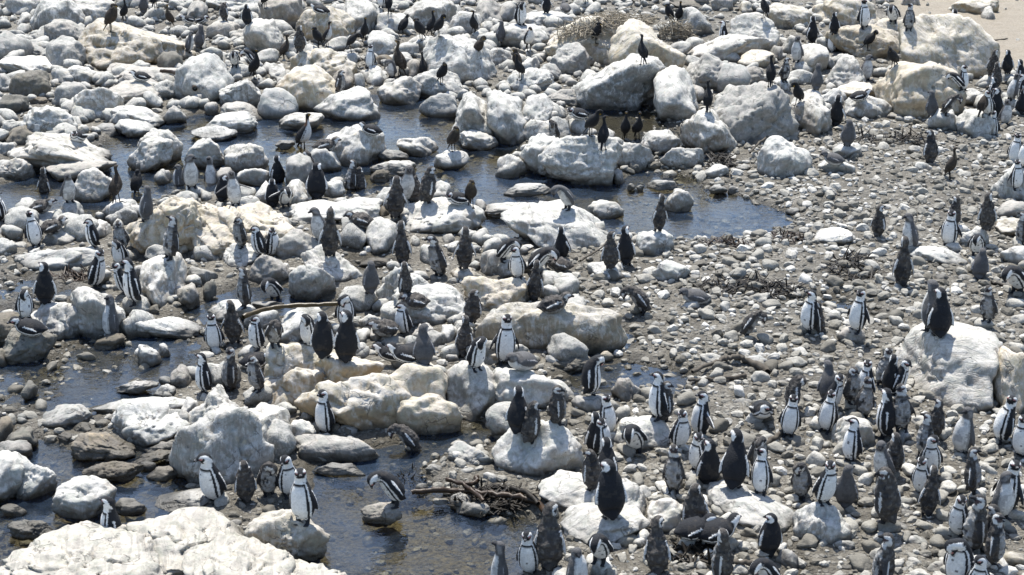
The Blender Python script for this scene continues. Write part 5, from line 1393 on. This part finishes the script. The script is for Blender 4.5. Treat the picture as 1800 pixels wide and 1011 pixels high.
 (557, 283, 350, 'A', 'hunch', 170, 30, 'black-backed adult with white head stripes left of centre'),
 (572, 277, 302, 'M', 'lie', 90, 0, 'brown penguin lying behind the black-backed hunched adult'),
 (612, 281, 341, 'M', 'stand', -50, 0, 'white-faced grey penguin looking left, with a scruffy one behind it'),
 (633, 293, 342, 'M', 'hunch', 170, 0, 'very scruffy grey penguin right of the white-faced one'),
 (695, 308, 387, 'M', 'stand', 170, 0, 'tall scruffy brown penguin with white nape left of the blue pool'),
 (714, 289, 354, 'J', 'stand', 20, 0, 'smooth grey penguin left of the two grey moulting ones by the pool'),
 (564, 362, 425, 'J', 'stand', -20, 0, 'slim grey juvenile beside the speckled brown penguin left of centre'),
 (580, 362, 448, 'M', 'stretch', 180, 0, 'speckled brown penguin seen from behind on the broad white boulder'),
 (636, 364, 398, 'M', 'lie', -90, 0, 'dark brown penguin lying among the white twin boulders'),
 (422, 378, 434, 'M', 'hunch', -30, 0, 'dishevelled moulting penguin before the yellowish boulder'),
 (728, 291, 355, 'M', 'stand', -130, 0, 'grey moulting penguin with white stripes, left of two by the pool'),
 (751, 291, 355, 'M', 'hunch', 130, 0, 'grey moulting penguin with turned head, right of two by the pool'),
 (799, 232, 266, 'B', 'hunch', 60, 0, 'small brown bird alone on the flat-topped stone in the pool'),
 (828, 318, 365, 'B', 'hunch', 20, 0, 'brown hunched bird on the crumbled outcrop by the blue pool'),
 (805, 329, 359, 'A', 'lie', -70, 0, 'black penguin lying beside the brown hunched bird at the pool'),
 (996, 324, 368, 'J', 'bow', -70, 0, 'dark penguin leaning left over the sharp white outcrop'),
 (1040, 204, 244, 'C', 'preen', 60, 0, 'black cormorant preening beside the huge black-based boulder'),
 (1061, 219, 262, 'C', 'stand', 150, 0, 'black cormorant with hanging tail right of the preening one'),
 (1098, 194, 247, 'C', 'stand', 0, 0, 'larger of two black cormorants on the pale twin boulder'),
 (1122, 205, 246, 'C', 'stand', 20, 0, 'smaller of two black cormorants on the pale twin boulder'),
 (1200, 211, 256, 'C', 'hunch', -60, 0, 'black cormorant with tucked neck on the dark-fronted boulder'),
 (1156, 339, 405, 'M', 'stretch', 180, 0, 'brown penguin standing on the white egg boulder'),
 (1489, 208, 255, 'J', 'hunch', 180, 0, 'hunched grey juvenile on the white stone with dark base'),
 (1633, 228, 286, 'M', 'stand', 180, 0, 'shaggy brown penguin from behind in the middle of the right beach'),
 (1672, 262, 316, 'B', 'stand', 60, 0, 'brown long-necked cormorant alone on the cobbles'),
 (1780, 233, 288, 'A', 'stand', -40, 0, 'adult looking right above the big white edge boulder'),
 (1466, 254, 289, 'J', 'lie', -90, 0, 'grey penguin lying behind the dark-ended slab'),
 (1786, 300, 353, 'A', 'stand', 0, 0, 'adult facing front against the big white edge boulder'),
 (1797, 266, 292, 'A', 'hunch', -60, 0, 'penguin half cut by the right edge near the adult looking right'),
 (1544, 356, 415, 'M', 'stand', 150, 0, 'ragged penguin standing alone left of the grey pair on the right beach'),
 (1596, 374, 440, 'J', 'stand', -60, 0, 'grey penguin with white cheek behind the tall grey one'),
 (1671, 341, 400, 'M', 'stand', -150, 0, 'moulting penguin behind the white-collared adult on the right beach'),
 (1666, 366, 433, 'A', 'stand', -30, 0, 'white-collared adult on the long smooth boulder'),
 (1733, 341, 410, 'M', 'stand', 180, 0, 'black-winged penguin with brown collar and white cheeks'),
 (1793, 377, 430, 'M', 'stand', -60, 0, 'moulting penguin on the right edge beside the cream boulder'),
 (80, 459, 534, 'A', 'stand', 180, 0, 'black-backed adult with white head stripes standing on the crumbly bank'),
 (46, 517, 562, 'A', 'preen', 20, 30, 'white-bellied adult bending sideways on the left bank'),
 (172, 434, 504, 'A', 'stand', 70, 0, 'brown-backed adult with white face looking right below the log'),
 (211, 419, 467, 'A', 'preen', -20, 0, 'adult bowing to preen its belly beside the log end'),
 (233, 462, 544, 'A', 'stand', -60, 0, 'tall adult leaning left in front of the streaked block'),
 (218, 473, 516, 'A', 'stand', -60, 0, 'adult half hidden behind the tall leaning one at left'),
 (191, 510, 587, 'J', 'stand', -60, 0, 'grey-backed penguin with black mask looking left at the bank foot'),
 (55, 560, 589, 'A', 'lie', -100, 0, 'dark penguin lying on the wet rocks at the left edge'),
 (455, 419, 448, 'A', 'hunch', -60, 0, 'white-cheeked penguin half hidden behind layered rocks, left of two'),
 (480, 417, 450, 'A', 'hunch', 70, 0, 'dark-headed penguin half hidden behind layered rocks, right of two'),
 (709, 388, 465, 'M', 'stretch', 180, 0, 'tall charcoal moulting penguin above the large white boulder near centre'),
 (711, 459, 523, 'M', 'stand', -150, 0, 'dark speckled penguin on the shoulder of the large white boulder'),
 (428, 469, 540, 'M', 'stand', -70, 0, 'brown-backed penguin with white neck line left of the kelp stalk'),
 (483, 480, 529, 'A', 'bow', -20, 0, 'bowing penguin with bright belly above the kelp stalk'),
 (414, 523, 600, 'M', 'stand', 180, 0, 'dark mottled penguin at the left end of the kelp stalk'),
 (378, 560, 617, 'A', 'stand', 0, 0, 'front-facing adult left of the dark mottled penguin'),
 (485, 556, 609, 'M', 'bow', 30, 0, 'brown penguin stooping down with white-ringed head low'),
 (450, 583, 614, 'A', 'hunch', -40, 0, 'penguin with white head arc below the stooping brown one, left'),
 (541, 553, 608, 'A', 'preen', -20, 0, 'white-fronted adult preening left of the two black backs'),
 (570, 555, 635, 'A', 'hunch', 180, 0, 'broad black-backed adult, left of the pair near centre'),
 (606, 541, 633, 'A', 'stand', 185, 0, 'tall black-backed adult with white head stripe, right of the pair'),
 (607, 516, 577, 'A', 'preen', 20, 0, 'cream-necked adult preening behind the black-backed pair'),
 (649, 473, 522, 'J', 'hunch', -150, 0, 'grey penguin crouched against the large white boulder near centre'),
 (678, 543, 588, 'M', 'lie', -60, 0, 'dark moulting penguin lying beside the white-faced one near centre'),
 (709, 556, 588, 'A', 'hunch', -40, 0, 'white-faced penguin with pink brow crouching near centre'),
 (732, 535, 570, 'M', 'lie', -80, 0, 'brown moulting penguin lying at the foot of the large white boulder'),
 (770, 411, 486, 'M', 'stand', -60, 0, 'grey-brown penguin with white neck on the large white boulder'),
 (815, 396, 471, 'M', 'stand', 180, 0, 'brown penguin seen from behind on the cream rock near centre'),
 (886, 417, 459, 'A', 'bow', 70, 0, 'adult leaning right at the front shore of the blue pool'),
 (910, 434, 489, 'A', 'stand', 0, 0, 'small adult facing front beside the pyramid-shaped rock'),
 (943, 428, 483, 'A', 'bow', 60, 0, 'black adult bending over behind the speckled brown penguin'),
 (938, 456, 527, 'M', 'stretch', 180, 0, 'speckled brown penguin from behind on the rubbly outcrop near centre'),
 (985, 444, 477, 'M', 'lie', -100, 0, 'dark grey penguin lying behind the oval boulder near centre'),
 (991, 398, 454, 'A', 'stand', 150, -30, 'adult with white flank by the sharp outcrop at the pool'),
 (971, 508, 548, 'M', 'lie', 90, 0, 'brown penguin lying on the long cream boulder, head to the right'),
 (829, 514, 567, 'M', 'hunch', 180, 0, 'scruffy brown penguin behind the lower one near centre'),
 (816, 552, 624, 'M', 'stand', 180, 0, 'lower scruffy brown penguin near centre, back to the viewer'),
 (887, 554, 641, 'A', 'stand', 0, 0, 'front-facing adult with ruffled breast on the cream stone'),
 (838, 588, 650, 'A', 'preen', 60, 0, 'white-headed adult preening its flank on the rounded white boulder'),
 (746, 589, 641, 'J', 'stand', 180, 0, 'brown-grey penguin seen from behind above the shaded boulder'),
 (723, 562, 632, 'A', 'lie', -60, 0, 'dark adult leaning at the top of the shaded boulder near centre'),
 (1073, 406, 470, 'M', 'stand', 180, 0, 'grey-backed penguin at the pool tip, left of the pair'),
 (1101, 396, 465, 'A', 'stand', 170, 0, 'black-backed penguin at the pool tip, right of the pair'),
 (1129, 500, 553, 'M', 'bow', -80, 0, 'moulting penguin bending low to the left on the cobble beach'),
 (1223, 500, 533, 'J', 'lie', -80, 0, 'grey penguin lying below the dark kelp heap'),
 (1315, 547, 594, 'M', 'bow', 70, 0, 'brown penguin crouching with white-ringed head on the cobbles'),
 (1418, 508, 584, 'A', 'stand', -70, 0, 'white-necked adult looking left by the small puddle'),
 (1436, 527, 592, 'M', 'stand', -100, 0, 'grey moulting penguin right of the white-necked adult by the puddle'),
 (1583, 404, 502, 'M', 'stretch', 180, 0, 'very tall grey penguin with white-edged flippers from behind'),
 (1716, 418, 450, 'A', 'bow', -10, 20, 'adult lying low behind the end of the long smooth boulder'),
 (1719, 450, 490, 'J', 'hunch', 180, 0, 'hunched grey bird right of the long smooth boulder'),
 (1787, 457, 515, 'A', 'bow', -60, 0, 'stooping white-throated penguin near the right edge'),
 (1501, 516, 592, 'A', 'stand', -40, 0, 'adult with white chest standing by the small puddle'),
 (1632, 491, 579, 'J', 'stand', -150, 0, 'grey penguin behind the black one on the giant pale boulder'),
 (1650, 506, 588, 'A', 'stand', 180, 0, 'black-backed adult on the peak of the giant pale boulder'),
 (1733, 514, 578, 'M', 'stand', -50, 0, 'white-hooded moulting penguin between the two boulders at right'),
 (357, 626, 691, 'A', 'stand', -50, 0, 'upright white-bellied adult at the left of the craggy giant'),
 (398, 609, 686, 'M', 'stand', -70, 0, 'dark moulting penguin right of the white-bellied adult'),
 (449, 612, 648, 'A', 'lie', 80, 0, 'adult lying with white face to the right above the moulting pair'),
 (453, 641, 701, 'M', 'hunch', -60, 0, 'dishevelled penguin losing feathers on the craggy giant'),
 (568, 685, 763, 'A', 'stand', -30, 0, 'bowing white-fronted adult below the cream outcrop'),
 (690, 611, 634, 'A', 'lie', -90, 0, 'adult lying with white-ringed head left on the outcrop top'),
 (717, 612, 637, 'A', 'lie', -100, 0, 'second adult lying right behind the white-ringed one on the outcrop'),
 (919, 617, 649, 'J', 'lie', -30, 0, 'grey-brown penguin lying on the broad boulder near centre'),
 (1046, 625, 694, 'A', 'preen', 100, 0, 'black adult preening by the puddle right of centre'),
 (912, 682, 759, 'A', 'stand', 170, -30, 'black-backed adult behind the brown-backed one on the two-slab boulder'),
 (932, 689, 761, 'M', 'hunch', 150, 0, 'big brown-backed penguin with white stripes on the two-slab boulder'),
 (983, 700, 744, 'M', 'hunch', 100, 0, 'fluffy brown penguin hunched on the right of the two-slab boulder'),
 (1071, 712, 766, 'A', 'stand', 40, 0, 'white-faced adult at the left of the lower right crowd'),
 (1061, 745, 799, 'A', 'hunch', 60, 0, 'adult with pink-tinged face crouching among the lower right crowd'),
 (1044, 743, 793, 'A', 'stand', 180, 0, 'black-backed adult beside the two-slab boulder'),
 (724, 745, 797, 'M', 'bow', -80, 0, 'shaggy brown penguin stooping left by the brown pool'),
 (1151, 655, 736, 'A', 'stand', -60, 0, 'white-fronted adult half covered by a brown penguin right of centre'),
 (1168, 671, 739, 'M', 'hunch', 120, 0, 'fluffy brown penguin leaning on the white-fronted adult'),
 (1223, 687, 767, 'A', 'spread', -60, 0, 'tall black adult flapping one flipper right of centre'),
 (1117, 737, 798, 'A', 'bow', -20, 0, 'adult bowing deeply before the smooth pale boulder'),
 (1196, 727, 788, 'A', 'stand', 10, 0, 'white-chested adult under the flapping one'),
 (1338, 708, 742, 'A', 'lie', 0, 0, 'penguin lying face-on among the cobbles'),
 (1394, 669, 718, 'M', 'preen', 120, 0, 'brown preening bird behind the front-facing adult'),
 (1384, 693, 767, 'A', 'stand', 0, 0, 'front-facing adult with spread feet on the cobbles'),
 (1223, 764, 828, 'A', 'stand', -50, 0, 'white-faced adult looking left behind the black-backed pair lower right'),
 (1244, 766, 852, 'A', 'stand', 180, 0, 'broad black back, left of the pair lower right'),
 (1290, 760, 855, 'A', 'stand', 170, 0, 'narrow black back with white neck, right of the pair lower right'),
 (1334, 768, 831, 'M', 'preen', 20, 0, 'brown-collared penguin tucking its head right of the black-backed pair'),
 (1454, 637, 704, 'J', 'stand', 180, 0, 'grey-headed bird behind the white-hooded adult in the crowd'),
 (1464, 665, 720, 'A', 'stand', 60, 0, 'white-hooded adult looking right in the crowd'),
 (1448, 689, 759, 'A', 'stand', -30, 0, 'adult with clean white front at the left of the right-hand crowd'),
 (1517, 639, 700, 'A', 'stand', -60, 0, 'adult with bill raised to the left at the back of the crowd'),
 (1497, 668, 718, 'M', 'hunch', 30, 0, 'scruffy grey moulting penguin in the heart of the crowd'),
 (1547, 612, 679, 'M', 'stand', -40, 0, 'white-shouldered penguin topmost in the right-hand crowd'),
 (1565, 634, 691, 'A', 'stand', 110, 0, 'penguin looking right beside the giant pale boulder, back one'),
 (1576, 634, 693, 'A', 'stand', 60, 0, 'penguin looking right beside the giant pale boulder, front one'),
 (1517, 679, 735, 'M', 'stand', 0, 0, 'moulting penguin with rusty head before the tall black adult'),
 (1550, 681, 766, 'A', 'stand', -120, 0, 'tall glossy black adult in the middle of the crowd'),
 (1585, 678, 758, 'M', 'stand', -10, 0, 'grey-winged moulting penguin with white chest patch in the crowd'),
 (1637, 704, 772, 'M', 'stand', -150, 0, 'rusty brown penguin with raised bill below the giant pale boulder'),
 (1683, 714, 798, 'J', 'stand', -40, 0, 'plump grey juvenile standing below the giant pale boulder'),
 (1752, 693, 777, 'A', 'stand', -70, 0, 'adult in the shade edge between the giant and tan boulders'),
 (1793, 743, 803, 'A', 'stand', -40, 0, 'adult on the right edge below the tan boulder'),
 (1491, 755, 812, 'A', 'stand', -60, 0, 'dark-winged adult looking left before the crowd rock'),
 (1552, 768, 845, 'J', 'stand', -50, 0, 'brownish grey juvenile right of the dark-winged adult'),
 (1565, 758, 831, 'M', 'hunch', 190, 0, 'dark back just behind the brownish grey juvenile'),
 (1619, 737, 810, 'M', 'stand', -60, 0, 'moulting penguin with dark cap behind the white-banded one'),
 (1636, 758, 833, 'A', 'stand', 0, 0, 'white-banded adult facing front below the rusty brown penguin'),
 (373, 792, 882, 'A', 'stand', -30, 0, 'tall adult standing against the craggy giant by the foreground'),
 (432, 831, 878, 'M', 'hunch', -150, 0, 'small dark moulting penguin beside the belly-preening one'),
 (473, 817, 871, 'M', 'preen', 30, 0, 'moulting penguin showing a scaly white belly'),
 (510, 792, 871, 'A', 'stand', 20, 40, 'pink-faced adult behind the tall standing one at the pool'),
 (532, 832, 926, 'A', 'stand', -10, -30, 'large adult on the foreground ledge at the pool'),
 (692, 827, 889, 'A', 'bow', -75, 0, 'black adult stooping left on the striped rock in the pool'),
 (191, 896, 942, 'A', 'stand', -70, 0, 'white-hooded penguin peeping over the foreground ledge'),
 (873, 984, 1040, 'J', 'stretch', -70, 0, 'grey juvenile rising from the bottom edge of the pool'),
 (930, 929, 1010, 'A', 'stand', 0, 0, 'front-facing adult at the bottom beside the brown-collared back'),
 (966, 890, 996, 'M', 'stand', 180, 0, 'black back with brown collar left of the flat white rock'),
 (1041, 796, 859, 'M', 'hunch', -150, 0, 'scruffy brown penguin on the flat white rock'),
 (1073, 808, 909, 'A', 'hunch', 180, 0, 'large dark penguin from behind on the flat white rock'),
 (1052, 944, 990, 'A', 'bow', -30, 0, 'crouching adult with white collar below the flat white rock'),
 (1018, 978, 1040, 'J', 'hunch', 60, 0, 'grey juvenile cut by the bottom edge below the flat white rock'),
 (1069, 773, 842, 'A', 'stand', 160, 0, 'adult behind the scruffy brown penguin on the flat white rock'),
 (1184, 792, 874, 'M', 'stand', 0, 0, 'dishevelled white-bellied adult above the smooth pale boulder lower right'),
 (1222, 848, 930, 'M', 'hunch', 190, 0, 'head-down dark penguin with woolly brown neck'),
 (1156, 915, 1006, 'M', 'stand', 180, 0, 'brown-collared penguin seen from behind at the bottom'),
 (1216, 921, 952, 'A', 'lie', 90, 0, 'adult lying below the head-down dark penguin'),
 (1257, 915, 950, 'A', 'lie', 110, 0, 'black-backed adult lying right of the other lying one at the bottom'),
 (1266, 927, 1026, 'M', 'stand', -130, 0, 'brown-backed adult with broad white neck stripe at the bottom'),
 (1347, 904, 972, 'A', 'hunch', -160, 0, 'blue-black penguin leaning left at the bottom'),
 (1349, 979, 1036, 'A', 'bow', -50, 0, 'pink-browed adult cut by the bottom edge'),
 (1406, 829, 877, 'M', 'preen', -20, 0, 'bending moulting penguin left of the white-fronted adult lower right'),
 (1336, 790, 870, 'A', 'stand', -10, 0, 'adult with clean white chest right of the black-backed pair'),
 (1449, 818, 885, 'A', 'stand', 30, 0, 'white-fronted adult looking right left of the dark juvenile'),
 (1485, 813, 889, 'J', 'stand', 180, 0, 'dark slender juvenile from behind in the lower right crowd'),
 (1556, 832, 929, 'M', 'hunch', -150, 0, 'extremely shaggy brown penguin lower right'),
 (1618, 803, 869, 'A', 'stand', -30, 0, 'white-shouldered adult behind the brown penguin with white stripe'),
 (1628, 820, 905, 'M', 'stretch', 170, 0, 'brown penguin with white head stripe pointing its bill up'),
 (1540, 934, 1032, 'M', 'stand', -110, 0, 'speckled penguin with white face looking left at the bottom'),
 (1715, 792, 866, 'M', 'stand', 80, 0, 'moulting adult looking right, left of the face-to-face pair'),
 (1759, 809, 903, 'A', 'stand', -50, 0, 'adult looking left, right of the face-to-face pair'),
 (1680, 867, 942, 'A', 'stand', -50, 0, 'dark-masked adult behind the white-chested grey-backed one'),
 (1705, 867, 968, 'M', 'stand', -90, 0, 'grey-backed penguin with white chest side-on lower right'),
 (1763, 869, 929, 'J', 'stand', 20, 0, 'grey scaly-headed juvenile behind the brown pair lower right'),
 (1741, 892, 959, 'M', 'hunch', -130, 0, 'brown bird with fluffy nape, upper one of the brown pair'),
 (1749, 906, 996, 'M', 'stand', 80, 0, 'brown bird looking right, lower one of the brown pair'),
 (1678, 946, 1032, 'A', 'preen', -30, 0, 'adult bowing with white head stripes near the bottom right'),
 (1715, 987, 1050, 'A', 'stand', -20, 0, 'pink-faced adult cut by the bottom edge near the right corner'),

]
spots = [surface_at(x, yf) for (x, yt, yf, *_r) in BIRDS]
def behind(x, yt, h):
    """a place on the far side of a crest from where only the head shows over it"""
    p, n = surface_at(x, yt + 46); d = ray(x, yt); fwd = Vector((d.x, d.y, 0)).normalized(); best = None
    for k in range(3, 60):
        q = p + fwd * (.04 * k); z = drop(q.x, q.y, p.z + 1.0)
        t = Vector((q.x, q.y, z + h)); py = PH / 2 - F * ((t.z - CAMZ) * CP + t.y * SP) / (t.y * CP - (t.z - CAMZ) * SP)
        if best is None or abs(py - yt) < best[0]: best = (abs(py - yt), Vector((q.x, q.y, z)))
    return best[1], Vector((0, 0, 1))
for i, b in enumerate(BIRDS):
    if 'peeping over' in b[7] or 'behind the crest' in b[7]: spots[i] = behind(b[0], b[1], .58)
GROUPN = {'A': 'adult penguins of the colony', 'J': 'grey juvenile penguins of the colony', 'M': 'moulting penguins of the colony', 'C': 'black cormorants among the penguins', 'B': 'brown cormorants among the penguins', 'W': 'white-breasted cormorants'}
for i, ((x, yt, yf, kind, pose, face, yaw, label), (p, n)) in enumerate(zip(BIRDS, spots)):
    r = random.Random(i * 7 + 1)
    if yaw == 0 and pose in ('stand', 'hunch') : yaw = r.choice((-45, 0, 40, 0))
    if pose == 'stand' and kind in 'AMJ': pose = r.choice(('stand', 'stand', 'slouch', 'alert'))
    if yaw == 0 and pose in ('slouch', 'alert'): yaw = r.choice((-40, 40, 0))
    if yaw == 0 and pose == 'preen': yaw = r.choice((-55, 55))
    if yaw == 0 and pose == 'lie': yaw = r.choice((0, 35, -35))
    var = r.choice((0, 1)) if kind in 'AM' and pose in ('stand', 'hunch') else 0
    me, h = bird_mesh(kind, pose, yaw, var)
    s = ppm(p); el = math.atan2(CAMZ - p.z, p.y)
    if pose == 'lie' or 'peeping over' in label or 'behind the crest' in label: k = r.uniform(.88, 1.0)
    else:
        k = ((yf - yt) / s / math.cos(el)) / h
        k = min(max(k, 0.82), 1.10)
    o = link('cormorant' if kind in 'CBW' else 'penguin', me)
    o.location = (p.x, p.y, p.z - 0.012)
    lean = 0.03 if pose == 'lie' else 0.12
    o.rotation_euler = (r.uniform(-lean, lean * .8), r.uniform(-.09, .09) * (lean / .12), math.radians(face + r.uniform(-15, 15)))
    o.rotation_mode = 'XYZ'
    wd = 1.0 if pose == 'lie' or kind == 'M' else 1.08
    o.scale = (k * wd * r.uniform(.95, 1.06), k * wd * r.uniform(.95, 1.06), k)
    tag(o, label, 'cormorant' if kind in 'CBW' else 'penguin', GROUPN[kind])
